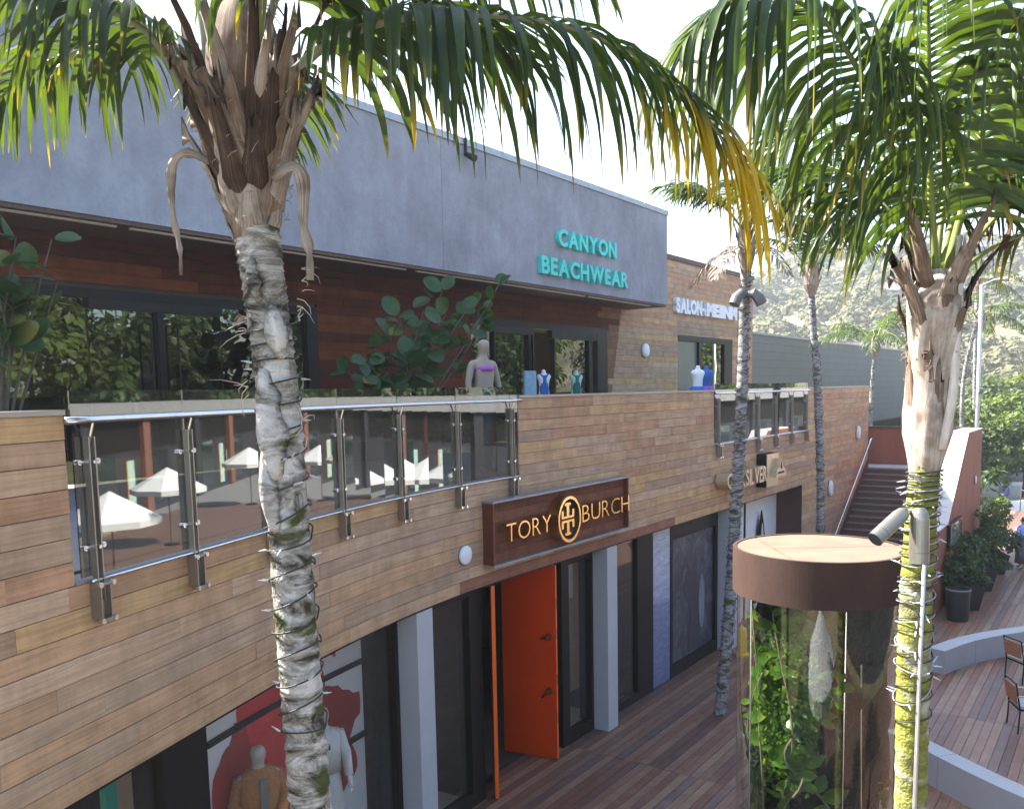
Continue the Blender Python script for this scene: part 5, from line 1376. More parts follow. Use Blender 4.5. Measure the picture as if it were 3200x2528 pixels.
R2 = [(2.77,6.00,6.67),(2.72,6.00,6.88),(2.53,5.90,7.44),(2.27,5.80,7.91),(1.95,5.70,8.26),(1.60,5.60,8.35),(1.29,5.50,8.25),(1.08,5.40,8.03)]
R3 = [(2.94,6.00,6.63),(2.96,6.00,6.84),(3.05,5.90,7.43),(3.12,5.80,7.89),(3.31,5.70,8.23),(3.63,5.60,8.33)]
R4 = [(2.94,6.00,6.56),(2.99,6.00,6.73),(3.14,6.00,6.96),(3.49,6.10,7.26),(3.98,6.20,7.45),(4.49,6.30,7.37)]
R5 = [(2.99,6.05,6.53),(3.03,6.05,6.70),(3.24,6.10,6.87),(3.56,6.20,7.00),(4.06,6.30,7.08),(4.59,6.40,6.91)]
R6 = [(2.86,6.05,6.64),(2.86,6.10,6.81),(2.87,6.50,7.25),(2.91,7.00,7.71),(2.86,7.60,8.12),(2.65,8.20,8.35),(2.42,8.60,8.18)]
R7 = [(2.90,6.05,6.63),(2.92,6.10,6.85),(3.15,6.40,7.77),(3.48,6.80,8.67),(3.83,7.30,9.70)]
quota = [296]; rest = MB()
frond(rp, R1, 62, 1.4, rng, MAT['frond2'], r0=.052, r1=.007, start=.26, grav=.36, wl=.026, age=.05, upv=(0, -1, .5), quota=quota, rest=rest, spread=70, lift=.35)
frond(rp, R2, 60, 1.45, rng, MAT['frond2'], r0=.05, r1=.007, start=.32, grav=.6, wl=.026, age=.05, quota=quota, rest=rest)
frond(rp, R3, 50, 1.25, rng, MAT['frond2'], r0=.048, start=.36, grav=.55, wl=.026, quota=quota, rest=rest)
frond(rp, R4, 30, .8, rng, MAT['frond2'], r0=.045, start=.52, grav=.55, wl=.022, quota=quota, rest=rest, age=.25)
frond(rp, R5, 28, .75, rng, MAT['frond2'], r0=.045, start=.55, grav=.55, wl=.022, quota=None, rest=rest, age=.35)
frond(rp, R6, 46, 1.15, rng, MAT['frond2'], r0=.03, start=.3, grav=.5, wl=.024, quota=None, rest=rest)
frond(rp, R7, 44, 1.1, rng, MAT['frond2'], r0=.03, start=.34, grav=.45, wl=.026, quota=None, rest=rest)
for az, el, L in [(50, 58, 2.2), (120, 60, 2.4)]:
    a = math.radians(az); e = math.radians(el); base = C2 + np.array([.08 * math.cos(a), .08 * math.sin(a), 6.75])
    pts = [base + np.array([math.cos(a) * L * t * math.cos(e), math.sin(a) * L * t * math.cos(e), L * (math.sin(e) * t - .5 * t * t)]) for t in np.linspace(0, 1, 6)]
    frond(rp, pts, 36, .95, rng, MAT['frond2'], r0=.03, start=.25, quota=None, rest=rest, nseg=5, grav=.36)
tag(rest.build('leaflet_mass', MAT['frond2'], rp, smooth=True), kind='stuff')
# floodlights strapped to the trunk
def can_light(name, label, mount, a, b, r):
    a, b, mount = np.array(a, float), np.array(b, float), np.array(mount, float)
    t = empty(name, mount, label, 'floodlight', 'floodlights strapped to the mossy palm')
    d = unit(b - a)
    g = MB(); g.tube([a - d * .03, a, a + d * .05, b - d * .02, b], [r * .5, r * .85, r, r * 1.02, r * 1.02], 24); g.build('housing', MAT['fixture'], t)
    g = MB(); g.tube([b + d * .001, b + d * .004], [r * .94, r * .94], 24); g.build('lens', MAT['car_glass'], t)
    g = MB(); g.tube([b - d * .075, b - d * .07], [r * 1.035, r * 1.035], 24); g.build('seam', MAT['lamp_grey'], t)
    g = MB(); g.tube([mount, (mount + a) / 2 + np.array([0, -.02, .02]), a + d * .06 + np.array([0, 0, r])], [.014, .014, .012], 8); g.build('arm', MAT['fixture'], t)
can_light('floodlight', 'bronze can floodlight on the mossy palm, tilted down over the brown cap', (2.72, 5.9, 5.10), (2.60, 5.80, 5.14), (2.375, 5.70, 4.985), .052)
can_light('floodlight', 'bronze can floodlight hanging straight down on the mossy palm', (2.80, 5.9, 5.12), (2.72, 5.82, 5.14), (2.715, 5.80, 4.80), .062)

# ---------------- palms further back
def far_palm(name, label, pts, radii, crown, nf, L, rng, bmat, fm, leafL, nl=30, seg=4, wire=None, wl=.022, group=None, dead=0, nring=40, els=(20, 75), heart=.16, gr=.36):
    t = empty(name, (pts[0][0], pts[0][1], pts[0][2]), label, 'palm tree', group)
    o, pth, rr = trunk(t, pts, radii, MAT[bmat], rng, nring=nring, nu=18, rough=.008, ringh=.010)
    crown = np.array(crown, float)
    if wire: wires(t, pth, rr, wire, .06, .92, rng, MAT['wire'], bulbs=10, r=.006, wob=.5)
    g = MB(); g.tube([crown + (0, 0, -.75), crown + (0, 0, -.45), crown + (0, 0, 0), crown + (0, 0, .2)], [radii[-1], heart, heart * .9, heart * .3], 12); g.build('crown_heart', MAT['dry'], t)
    boots(t, crown, 8, rng, -.6, -.1, heart * .8, heart, (.3, .5), (.05, .08), ['dry', 'dry_dark', 'dry_pale'], flare=.35)
    rest = MB()
    for i in range(nf):
        a = i * 2.399 + rng.uniform(-.2, .2); e = math.radians(els[0] + (els[1] - els[0]) * ((i * 7) % nf) / nf); l = L * rng.uniform(.85, 1.1)
        base = crown + np.array([heart * .6 * math.cos(a), heart * .6 * math.sin(a), 0])
        pts_ = [base + np.array([math.cos(a) * l * u * math.cos(e), math.sin(a) * l * u * math.cos(e), l * (math.sin(e) * u - .52 * u * u)]) for u in np.linspace(0, 1, 6)]
        frond(t, pts_, nl, leafL, rng, MAT[fm], r0=.03, start=.2, quota=None, rest=rest, nseg=seg, grav=gr, wl=wl)
    tag(rest.build('leaflet_mass', MAT[fm], t, smooth=True), kind='stuff')
    if dead:
        rest = MB()
        for i in range(dead):
            a = 2.6 + i * 1.3; base = crown + np.array([.1 * math.cos(a), .1 * math.sin(a), -.35])
            pts_ = [base + np.array([math.cos(a) * u * .9, math.sin(a) * u * .9, .15 * u - .75 * u * u]) for u in np.linspace(0, 1, 5)]
            frond(t, pts_, 22, .45, rng, MAT['dry'], r0=.02, start=.1, rest=rest, nseg=3, grav=.5, wl=.015, rmat='dry')
        tag(rest.build('dead_leaflet_mass', MAT['dry'], t, smooth=True), kind='stuff')
    return t
rng = random.Random(44)
far_palm('wire_wrapped_palm', 'slender leaning palm wrapped in light wire on the deck before the timber front', [(3.76, 15.7, -.03), (3.94, 15.7, 2.3), (4.02, 15.7, 3.87), (4.08, 15.7, 4.96), (4.12, 15.7, 6.04), (4.15, 15.7, 7.35), (4.17, 15.7, 8.2)], [.11, .105, .1, .1, .098, .09, .09], (4.17, 15.7, 8.75), 11, 2.4, rng, 'bark3', 'frond', .75, wire=44, dead=3)
sp_ = empty('palm_floodlights', (4.15, 15.6, 7.5), 'pair of dark hooded floodlights strapped to the wire wrapped palm', 'floodlight')
for sx in (-1, 1):
    g = MB(); p = np.array([4.15, 15.55, 7.56]); e = p + np.array([sx * .24, -.06, -.15]); g.tube([p + (sx * .02, 0, .03), p + (sx * .1, -.02, .045), p + (sx * .19, -.04, -.04), e], [.05, .085, .1, .095], 14); g.build('hood', MAT['lamp_grey'], sp_)
far_palm('bare_trunk_palm', 'slender palm with brown crown base standing close to the stair end of the timber wall', [(8.13, 23.0, -.03), (8.13, 23., 2.21), (8.1, 23., 3.8), (8.02, 23., 5.39), (7.96, 23., 6.38), (7.84, 23., 7.63), (7.79, 23., 8.3)], [.10, .1, .098, .095, .09, .085, .085], (7.78, 23.0, 9.0), 10, 2.6, rng, 'bark3', 'frond', .7, wire=30, els=(45, 85), heart=.2)
far_palm('young_palm', 'small palm with pale sunlit fronds before the grey green siding', [(17.9, 44.0, -1.6), (17.95, 44, 3), (18.0, 44, 6.0), (18.08, 44, 7.2)], [.12, .1, .1, .1], (18.1, 44.0, 8.1), 12, 3.7, rng, 'bark3', 'frond2', 1.0, els=(15, 75), nring=30, heart=.25)
far_palm('yellowing_palm', 'thin palm with yellowing fronds beside the lamp post', [(23.1, 45.0, -1.6), (23.1, 45, 2), (23.05, 45, 6.0), (23.6, 45, 9.0)], [.13, .11, .1, .1], (23.8, 45.0, 9.4), 10, 3.0, rng, 'bark3', 'frond2', .8, els=(5, 60), nring=30, heart=.25)
far_palm('tall_palm', 'tall palm seen above the rusted wall behind the mossy palm', [(30.5, 58.0, -1.6), (30.5, 58, 4), (30.4, 58, 9.0), (30.4, 58, 12.0)], [.16, .13, .12, .12], (30.4, 58.0, 12.6), 11, 3.4, rng, 'bark3', 'frond2', .9, els=(5, 70), nring=30, heart=.28)
# ================================================================== FIGURES
def figure_mesh(name, mat, parent, J, E, Rd, sub=2, smooth=True):
    """one continuous skinned body from joints (local coordinates)"""
    me = bpy.data.meshes.new(name); me.from_pydata([tuple(j) for j in J], E, [])
    o = bpy.data.objects.new(name, me); COL.objects.link(o); o.parent = parent
    o.modifiers.new('Skin', 'SKIN')
    lay = me.skin_vertices[0] if me.skin_vertices else None
    if lay is None:
        bpy.context.view_layer.objects.active = o
        bpy.ops.mesh.customdata_skin_add(); lay = me.skin_vertices[0]
    for i, r in enumerate(Rd):
        lay.data[i].radius = r if isinstance(r, tuple) else (r, r)
    lay.data[0].use_root = True
    o.modifiers['Skin'].use_smooth_shade = True
    ss = o.modifiers.new('Subdivision', 'SUBSURF'); ss.levels = sub; ss.render_levels = sub
    me.materials.append(mat)
    return o
def body(parent, mat, h=1.7, arms=None, legs=None, head=True, name='body', hands=True):
    """standing body, origin between the feet, facing -Y; arms = [(elbow, hand)] for left/right"""
    k = h / 1.7
    arms = arms or [((-.24, .0, 1.13), (-.25, -.08, .88)), ((.24, .0, 1.13), (.25, -.08, .88))]
    legs = legs or [((-.09, -.01, .48), (-.09, .02, .07)), ((.09, -.01, .48), (.09, .02, .07))]
    J = [(0, 0, .95), (0, -.005, 1.12), (0, 0, 1.30), (0, .01, 1.42), (0, 0, 1.50), (0, -.015, 1.56), (0, -.02, 1.62), (0, -.01, 1.68)]
    R_ = [(.15, .11), (.125, .095), (.155, .11), (.09, .075), (.05, .05), (.07, .085), (.078, .095), (.05, .06)]
    E = [(0, 1), (1, 2), (2, 3), (3, 4), (4, 5), (5, 6), (6, 7)]
    for sx, (el, hd) in zip((-1, 1), arms):
        b = len(J); J += [(sx * .17, .01, 1.39), el, hd]; R_ += [.055, .042, .03]; E += [(2, b), (b, b + 1), (b + 1, b + 2)]
        if hands:
            hv = unit(np.array(hd) - np.array(el)); pb = len(J); J.append(tuple(np.array(hd) + hv * .07)); R_.append((.034, .018)); E.append((b + 2, pb))
            for f, l in ((-.03, .06), (-.01, .075), (.01, .07), (.028, .055)):
                J.append(tuple(np.array(hd) + hv * (.09 + l) + np.array([f * .4, f, 0]))); R_.append(.008); E.append((pb, len(J) - 1))
            J.append(tuple(np.array(hd) + hv * .07 + np.array([0, -.05, 0]))); R_.append(.009); E.append((b + 2, len(J) - 1))
    for sx, (kn, an) in zip((-1, 1), legs):
        b = len(J); J += [(sx * .09, 0, .86), kn, an, (an[0], an[1] - .14, .035)]; R_ += [.088, .06, .042, (.042, .03)]; E += [(0, b), (b, b + 1), (b + 1, b + 2), (b + 2, b + 3)]
    return figure_mesh(name, mat, parent, [tuple(c * k for c in j) for j in J], E, [tuple(c * k for c in r) if isinstance(r, tuple) else r * k for r in R_])
def garment(parent, name, mat, prof, n=20, wav=0.0, f=6, c=(0, 0)):
    """closed shell round the body: (z, rx, ry)"""
    V, F = [], []
    for z, rx, ry in prof:
        for k in range(n):
            w = 2 * math.pi * k / n; q = 1 + wav * math.sin(f * w); V.append((c[0] + rx * q * math.cos(w), c[1] + ry * q * math.sin(w), z))
    for i in range(len(prof) - 1):
        for k in range(n): F.append((i * n + k, i * n + (k + 1) % n, (i + 1) * n + (k + 1) % n, (i + 1) * n + k))
    F += [tuple(range(n))[::-1], tuple(range((len(prof) - 1) * n, len(prof) * n))]
    return MB().add(V, F).build(name, mat, parent, smooth=True, local=True)
def sleeve(parent, mat, a, b, c, r=.062):
    MB().tube([a, b, c], [r * 1.15, r, r * .8], 12).build('sleeve', mat, parent, smooth=True, local=True)

# window mannequins
m1 = empty('shop_mannequin', W(-4.61, -.60, .60), 'bald grey mannequin in a rust cardigan and grey shirt before the red flowers', 'mannequin', rz=math.radians(35))
A = [((-.25, .02, 1.12), (-.12, -.24, 1.0)), ((.25, .02, 1.12), (.08, -.27, 1.02))]
m1.scale = (.96, .96, .96); body(m1, MAT['mann'], 1.95, A)
garment(m1, 'shirt', MAT['grey_shirt'], [(.9, .19, .14), (1.1, .175, .135), (1.3, .17, .125), (1.5, .205, .14), (1.62, .10, .09)])
garment(m1, 'trousers', MAT['grey_shirt'], [(.08, .15, .12), (.5, .17, .13), (.95, .2, .145)])
cg = garment(m1, 'cardigan', MAT['cardigan'], [(.78, .235, .17), (1.0, .225, .165), (1.25, .205, .15), (1.45, .225, .155), (1.58, .235, .13), (1.645, .17, .1), (1.68, .09, .08)])
for sx in (-1, 1): sleeve(m1, MAT['cardigan'], (sx * .19, .02, 1.58), (sx * .285, .02, 1.29), (sx * .13, -.25, 1.17), .072)
MB().box((0, -.165, 1.28), (.09, .03, .62)).build('shirt_front', MAT['grey_shirt'], m1, local=True)
m2 = empty('shop_mannequin', W(-3.45, -.60, .60), 'pale mannequin in a long white dress standing right of the rust cardigan mannequin', 'mannequin', rz=math.radians(25))
body(m2, MAT['mann'], 1.85)
garment(m2, 'dress', MAT['offwhite'], [(.12, .30, .22), (.6, .23, .17), (1.0, .185, .14), (1.12, .15, .12), (1.35, .18, .13), (1.5, .17, .11)], wav=.05)
garment(m2, 'jacket', MAT['offwhite'], [(1.05, .2, .15), (1.3, .2, .15), (1.5, .2, .135), (1.56, .12, .09)])
for sx in (-1, 1): sleeve(m2, MAT['offwhite'], (sx * .18, .01, 1.5), (sx * .26, 0, 1.23), (sx * .27, -.08, .98))
m3 = empty('terrace_mannequin', W(.14, -.55, 4.80), 'mannequin in a purple bikini top and pale blue trousers behind the balcony glass', 'mannequin', rz=math.radians(40))
body(m3, M('tan_mannequin', (0.27, 0.225, 0.19), .6, var=.05), 1.98)
garment(m3, 'trousers', MAT['light_blue'], [(.05, .10, .09), (.5, .13, .11), (.95, .175, .14), (1.18, .185, .14), (1.24, .16, .125)])
garment(m3, 'bikini_top', MAT['purple'], [(1.50, .17, .135), (1.53, .185, .145), (1.565, .18, .135)])
def torso_skin(t, name, mat, z, k, full=True):
    J = [(0, 0, z + .02), (0, 0, z + .22), (0, -.01, z + .42), (-.1, 0, z - .1), (.1, 0, z - .1)]; R_ = [(.155 * k, .11 * k), (.115 * k, .085 * k), (.15 * k, .115 * k), .08 * k, .08 * k]; E = [(0, 1), (1, 2), (0, 3), (0, 4)]
    if full: J += [(-.16, 0, z + .53), (.16, 0, z + .53), (0, 0, z + .56), (0, -.01, z + .66)]; R_ += [.06, .06, (.06, .05), .045]; E += [(2, 5), (2, 6), (2, 7), (7, 8)]
    else: J += [(-.12, -.03, z + .56), (.12, -.03, z + .56)]; R_ += [.02, .02]; E += [(2, 5), (2, 6)]; J[3] = (-.08, 0, z - .03); J[4] = (.08, 0, z - .03)
    return figure_mesh(name, mat, t, J, E, R_)
def torso(label, loc, mat1, mat2, rz, h=.75, long=0.0):
    t = empty('torso_form', loc, label, 'torso form', rz=rz)
    g = MB(); g.lathe([(.12, 0), (.12, .02), (.015, .04), (.015, loc[3] if len(loc) > 3 else 1.0)], 14); g.build('stand', MAT['steel'], t, local=True)
    z = 1.0
    torso_skin(t, 'form', mat1, z, 1.0) if True else garment(t, 'form', mat1, [(z - .1, .12, .1), (z, .175, .125), (z + .12, .185, .13), (z + .3, .13, .095), (z + .42, .16, .125), (z + .5, .18, .125), (z + .6, .19, .095), (z + .65, .15, .075), (z + .68, .06, .05), (z + .73, .05, .045)])
    torso_skin(t, 'swimsuit', mat2, z, 1.07, False) if not long else garment(t, 'swimsuit', mat2, [(z - long, .16 + .05 * (long > 0), .125 + .05 * (long > 0)), (z - .3, .2, .16), (z + .1, .19, .14), (z + .2, .14, .11)], wav=.06 if long else 0)
    return t
torso('white torso form in a deep blue swimsuit before the open shop doors', tuple(WS(6.9, -3.9, 4.82)), MAT['white'], MAT['blue_cloth'], .3)
torso('pale torso form in a bottle green swimsuit behind the timber parapet', tuple(WS(8.35, -3.9, 4.82)), MAT['mint'], MAT['green_cloth'], .3)
torso('white torso form with a long blue wrap near the short glass balustrade', tuple(W(8.05, -.6, 4.82)), MAT['white'], MAT['blue_cloth'], .5, long=.75)
torso('blue torso form with a purple wrap behind the short glass balustrade', tuple(W(8.75, -.7, 4.82)), MAT['blue_cloth'], MAT['purple'], .2, long=.75)
pl = MB(); ubox(pl, 5.2, 5.62, -3.3, -3.25, 4.82, 6.42); po_ = pl.build('display_board', MAT['light_blue']); tag(po_, 'pale blue upright display board behind the parapet end', 'display board')

# people on the walk beyond the shrubs
def head_detail(p, h, hair, back=False):
    k = h / 1.7; z = 1.62 * k
    if True:
        g = MB()
        for sx in (-1, 1): g.tube([(sx * .03 * k, -.098 * k, z + .005), (sx * .03 * k, -.105 * k, z + .005)], [.011 * k, .008 * k], 8)
        g.build('eyes', MAT['black'], p, local=True)
        g = MB(); g.tube([(0, -.09 * k, z + .01), (0, -.122 * k, z - .03), (0, -.1 * k, z - .04)], [.008 * k, .014 * k, .012 * k], 6); g.build('nose', MAT['skin'], p, local=True)
        g = MB(); g.box((0, -.097 * k, z - .065 * k), (.045 * k, .012, .009)); g.build('mouth', MAT['red_print'], p, local=True)
        g = MB()
        for sx in (-1, 1): g.tube([(sx * .072 * k, .0, z + .01), (sx * .09 * k, .01, z)], [.022 * k, .016 * k], 8)
        g.build('ears', MAT['skin'], p, local=True)
    V, F, n, m = [], [], 16, 8
    for i in range(m + 1):
        th = math.pi * .62 * i / m
        for j in range(n):
            w = 2 * math.pi * j / n; r = math.sin(th); fr_ = .55 if (math.sin(w) < -.3 and i > 4) else 1.0
            V.append((.092 * k * r * math.cos(w), .012 + .108 * k * r * math.sin(w) * fr_, z + .012 + .095 * k * math.cos(th) + (.05 * k if math.sin(w) < -.25 and i > 5 else 0)))
    for i in range(m):
        for j in range(n): F.append((i * n + j, i * n + (j + 1) % n, (i + 1) * n + (j + 1) % n, (i + 1) * n + j))
    MB().add(V, F).build('hair', hair, p, smooth=True, local=True)
p2_ = empty('person', (16.30, 27.75, .004), 'person in a blue top and long grey skirt walking away with a navy shoulder bag', 'person', rz=math.radians(200))
body(p2_, MAT['skin'], 1.66, legs=[((-.09, -.08, .48), (-.09, -.16, .07)), ((.09, .06, .48), (.09, .16, .09))])
garment(p2_, 'top', MAT['sky_blue_shirt'], [(.86, .20, .155), (1.0, .185, .14), (1.2, .185, .135), (1.36, .205, .13), (1.43, .12, .09)])
for sx in (-1, 1): sleeve(p2_, MAT['sky_blue_shirt'], (sx * .175, .01, 1.37), (sx * .235, 0, 1.12), (sx * .245, -.06, .93))
garment(p2_, 'skirt', MAT['grey_skirt'], [(.20, .20, .22), (.5, .205, .19), (.8, .215, .17), (.92, .18, .14)], wav=.03)
head_detail(p2_, 1.66, MAT['hair'])
g = MB(); g.box((.25, .03, .92), (.12, .34, .28)); bag = g.build('shoulder_bag', MAT['navy'], p2_, local=True)
g = MB(); g.tube([(.25, .15, 1.05), (.19, .03, 1.42), (.25, -.1, 1.05)], .012, 6); g.build('bag_strap', MAT['navy'], p2_, local=True)
p1_ = empty('person', (29.3, 52.0, ground_z(29.3, 52) + .03), 'person in a violet floral tunic and trousers strolling on the sunlit pavement', 'person', rz=math.radians(-20))
body(p1_, MAT['skin'], 1.62, arms=[((-.25, .0, 1.10), (-.28, -.12, .88)), ((.25, .02, 1.12), (.26, -.14, .98))], legs=[((-.09, -.06, .48), (-.09, -.06, .07)), ((.09, .05, .48), (.09, .12, .08))])
garment(p1_, 'tunic', MAT['dress'], [(.72, .27, .2), (.95, .235, .17), (1.15, .21, .15), (1.33, .215, .14), (1.40, .12, .09)], wav=.04)
for sx in (-1, 1): sleeve(p1_, MAT['dress'], (sx * .17, .01, 1.34), (sx * .25, 0, 1.07), (sx * .27, -.12, .86), .085)
garment(p1_, 'trousers', MAT['dress'], [(.10, .16, .13), (.5, .19, .14), (.85, .19, .14)])
head_detail(p1_, 1.62, MAT['hair_fair'])
rb_ = empty('child_stroller', (16.6, 30.2, 0), 'red hooded stroller beyond the person in the grey skirt', 'stroller')
g = MB(); g.lathe([(.26, .55), (.28, .7), (.24, .9), (.12, 1.02), (.02, 1.05)], 16, (16.6, 30.2, 0)); g.build('hood', MAT['red_car'], rb_, smooth=True)
g = MB(); g.tube([(16.4, 30.0, .2), (16.5, 30.1, .6), (16.75, 30.4, 1.05)], .015, 6); g.tube([(16.8, 30.1, .2), (16.7, 30.2, .6)], .015, 6); g.build('frame', MAT['black'], rb_)
for dx, dy in ((-.2, -.2), (.2, -.15), (-.2, .25), (.22, .25)):
    g = MB(); g.tube([(16.6 + dx - .02, 30.2 + dy, .13), (16.6 + dx + .02, 30.2 + dy, .13)], .125, 14); g.build('wheel', MAT['rubber'], rb_)

# low rendered wall + rail by the sunlit pavement
g = MB(); zz = ground_z(28, 48); g.hexa([(26.6, 48.1, zz - .3), (36, 47.6, zz - .3), (36, 47.9, zz - .3), (26.6, 48.4, zz - .3), (26.6, 48.1, -.58), (36, 47.6, -.58), (36, 47.9, -.58), (26.6, 48.4, -.58)])
o = g.build('ramp_wall', MAT['white']); tag(o, 'low pale wall along the ramp below the person in violet', 'wall')
t = empty('ramp_rail', (27.6, 47.2, zz), 'dark tubular handrail before the low pale ramp wall', 'handrail')
g = MB(); g.tube([(27.55, 47.3, zz), (27.55, 47.3, .15), (28.2, 46.0, -.35), (28.2, 46.0, zz)], .035, 8); g.build('rail', MAT['lamp_grey'], t)

# ================================================================== CARS, POLE, TREES, HOUSES
def car(label, loc, rz, paint, van=False):
    t = empty('parked_car', (0, 0, 0), label, 'car', 'cars parked beyond the trees')
    L, Wd = 4.6, 1.82
    if van: pr = [(-2.3, .45), (-2.3, 1.1), (-2.15, 1.7), (-1.9, 1.82), (.55, 1.80), (1.15, 1.18), (2.2, 1.02), (2.3, .8), (2.3, .45)]
    else: pr = [(-2.3, .42), (-2.3, .95), (-1.75, 1.05), (-1.2, 1.46), (.3, 1.48), (1.05, 1.02), (2.15, .88), (2.3, .7), (2.3, .42)]
    n = len(pr); V = [(x, s * Wd / 2 * (1 if z < 1.1 else .84), z) for s in (-1, 1) for x, z in pr]
    MB().add(V, [tuple(range(n)), tuple(range(n, 2 * n))[::-1]] + [(i, n + i, n + (i + 1) % n, (i + 1) % n) for i in range(n)]).build('body', paint, t, local=True)
    zt = 1.72 if van else 1.42; x0, x1 = (-1.95, .62) if van else (-1.2, .45)
    for s in (-1, 1):
        g = MB(); y = s * (Wd / 2 * .86 + .012)
        g.add([(x0, s * (Wd / 2 + .006) * .985, 1.06), (x1 + .45, s * (Wd / 2 + .006) * .985, 1.06), (x1, y, zt - .06), (x0 + .2, y, zt - .06)], [(0, 1, 2, 3)]); g.build('side_window', MAT['car_glass'], t, local=True)
    g = MB(); g.add([(pr[5 if van else 5][0] - .02, -.7, pr[5][1] + .05), (pr[5][0] - .02, .7, pr[5][1] + .05), (pr[4][0] + .06, .62, pr[4][1] - .05), (pr[4][0] + .06, -.62, pr[4][1] - .05)], [(0, 1, 2, 3)]); 
    for v_ in range(4): g.v[v_] = (g.v[v_][0] + .03, g.v[v_][1], g.v[v_][2] + .03)
    g.build('windscreen', MAT['car_glass'], t, local=True)
    for x in (-1.45, 1.4):
        for s in (-1, 1):
            g = MB(); g.tube([(x, s * .8, .33), (x, s * .93, .33)], .33, 20); w_ = g.build('wheel', MAT['rubber'], t, local=True)
            g = MB(); g.tube([(x, s * .931, .33), (x, s * .94, .33)], .2, 14); g.build('rim', MAT['steel'], w_, local=True)
    for s in (-1, 1):
        g = MB(); g.box((2.29, s * .65, .74), (.06, .34, .13)); g.build('headlight', MAT['bulb'], t, local=True)
        g = MB(); g.box((-2.3, s * .7, .9), (.05, .22, .16)); g.build('tail_light', MAT['red_car'], t, local=True)
    g = MB(); g.box((2.3, 0, .55), (.05, 1.2, .16)); g.build('grille', MAT['black'], t, local=True)
    t.location = loc; t.rotation_euler.z = rz
car('white van like car parked behind the trees left of the red car', (41.0, 75, ground_z(41, 75) + .06), math.radians(-95), MAT['white_car'], True)
car('red car parked on the asphalt beyond the sunlit pavement', (44.2, 73.5, ground_z(44.2, 73.5) + .06), math.radians(175), MAT['red_car'])
t = empty('lamp_post', (21.17, 40, -1.2), 'tall pale lamp post rising behind the rusted wall', 'lamp post')
g = MB(); g.tube([(21.18, 40, -1.2), (21.17, 40, 4.0), (21.16, 40, 10.3)], [.10, .088, .075], 12); g.build('pole', MAT['conduit'], t, smooth=True)
g = MB(); g.tube([(21.1, 39.9, 5.6), (21.3, 39.9, 5.6)], .14, 10); g.build('collar', MAT['lamp_grey'], t)
g = MB(); g.tube([(21.16, 40, 10.25), (21.5, 39.6, 10.45), (21.9, 39.2, 10.45)], [.05, .05, .12], 10); g.build('lamp_head', MAT['lamp_grey'], t)
def tree(name, label, base, crowns, n, L, seed, mat='tree', trunk_h=None, group=None, wf=.42):
    rng = random.Random(seed); base = np.array(base, float)
    t = empty(name, base, label, 'tree', group)
    g = MB(); g2 = MB()
    top = np.mean([np.array(c) for c, r in crowns], axis=0)
    g.tube([base, base + np.array([0, 0, .4 * top[2]]), base + top * np.array([.7, .7, .8])], [.22, .17, .1], 9)
    g.build('trunk', MAT['branch'], t)
    for c, r in crowns: g2.tube([base + top * .45 * np.array([.5, .5, 1]), base + np.array(c) * .75, base + np.array(c) + np.array([0, 0, r[2] * .5])], [.11, .06, .02], 6)
    g2.build('limbs', MAT['branch'], t)
    g = MB()
    for c, r in crowns: foliage(g, base + np.array(c), r, n, L, rng, clumps=24, wfac=wf)
    g.build('crown', MAT[mat], t)
G_ = 'trees beyond the rusted wall'
tree('broad_tree', 'bright green rounded tree behind the lamp post', (28.5, 56, -1.6), [((0, 0, 4.6), (3.0, 2.6, 2.6)), ((2.5, 0, 3.4), (2.6, 2.2, 2.2)), ((-1.8, .5, 3.0), (1.8, 2.0, 2.2))], 1700, .29, 51, 'tree', group=G_)
tree('broad_tree', 'large sunlit yellow green tree crown above the parked cars', (33.5, 57, -1.6), [((0, 0, 5.6), (3.4, 3.0, 2.8)), ((2.5, 0, 4.2), (3.0, 2.8, 2.4)), ((-2.3, -1, 3.6), (2.0, 2.0, 1.8))], 1800, .29, 52, 'tree_light', group=G_)
tree('broad_tree', 'feathery light tree hanging over the person in violet', (32.5, 62, -1.6), [((0, 0, 4.2), (2.6, 2.4, 2.0)), ((2.6, 0, 3.6), (2.2, 2.0, 1.6)), ((4.8, 0, 4.2), (2.2, 2.0, 1.8))], 1300, .27, 53, 'tree_light', group=G_, wf=.3)
tree('broad_tree', 'dark shady tree behind the thin yellowing palm', (25.0, 52, -1.6), [((0, 0, 4.4), (2.2, 2.2, 2.4)), ((1.2, 0, 2.6), (1.8, 1.6, 1.6))], 1300, .28, 54, 'shrub', group=G_)
tree('broad_tree', 'rounded tree on the slope behind the bright green tree', (42, 82, -1.4), [((0, 0, 5.5), (4.5, 4, 3.5)), ((4.5, 0, 4.5), (4, 3.5, 3.2)), ((-4.5, 0, 4.2), (3.6, 3.2, 3))], 900, .6, 55, 'tree', group=G_)
tree('broad_tree', 'pale feathery tree rising over the salon roof edge', (50, 236, ground_z(50, 236) - .3), [((0, 0, 6), (5, 4, 4)), ((5, 0, 4), (4, 4, 3)), ((-4, 0, 4), (4, 4, 3))], 500, .9, 56, 'scrub')
for i, (x, y, r_) in enumerate([(30.5, 66, 1.3), (37, 68, 1.5), (27, 62, 1.2), (47, 70, 1.4), (24, 57, 1.3)]):
    z = ground_z(x, y); t = empty('flowering_shrub', (x, y, z), 'low leafy shrub on the planted strip before the parked cars', 'shrub', 'low shrubs before the parked cars')
    g = MB(); foliage(g, (x, y, z + r_ * .8), (r_ * 1.3, r_, r_), 500, .32, random.Random(70 + i), clumps=16); g.build('foliage', MAT['tree_light' if i % 2 else 'tree'], t)
    g = MB(); g.tube([(x, y, z - .05), (x, y, z + r_)], [.08, .03], 6); g.build('stem', MAT['branch'], t)
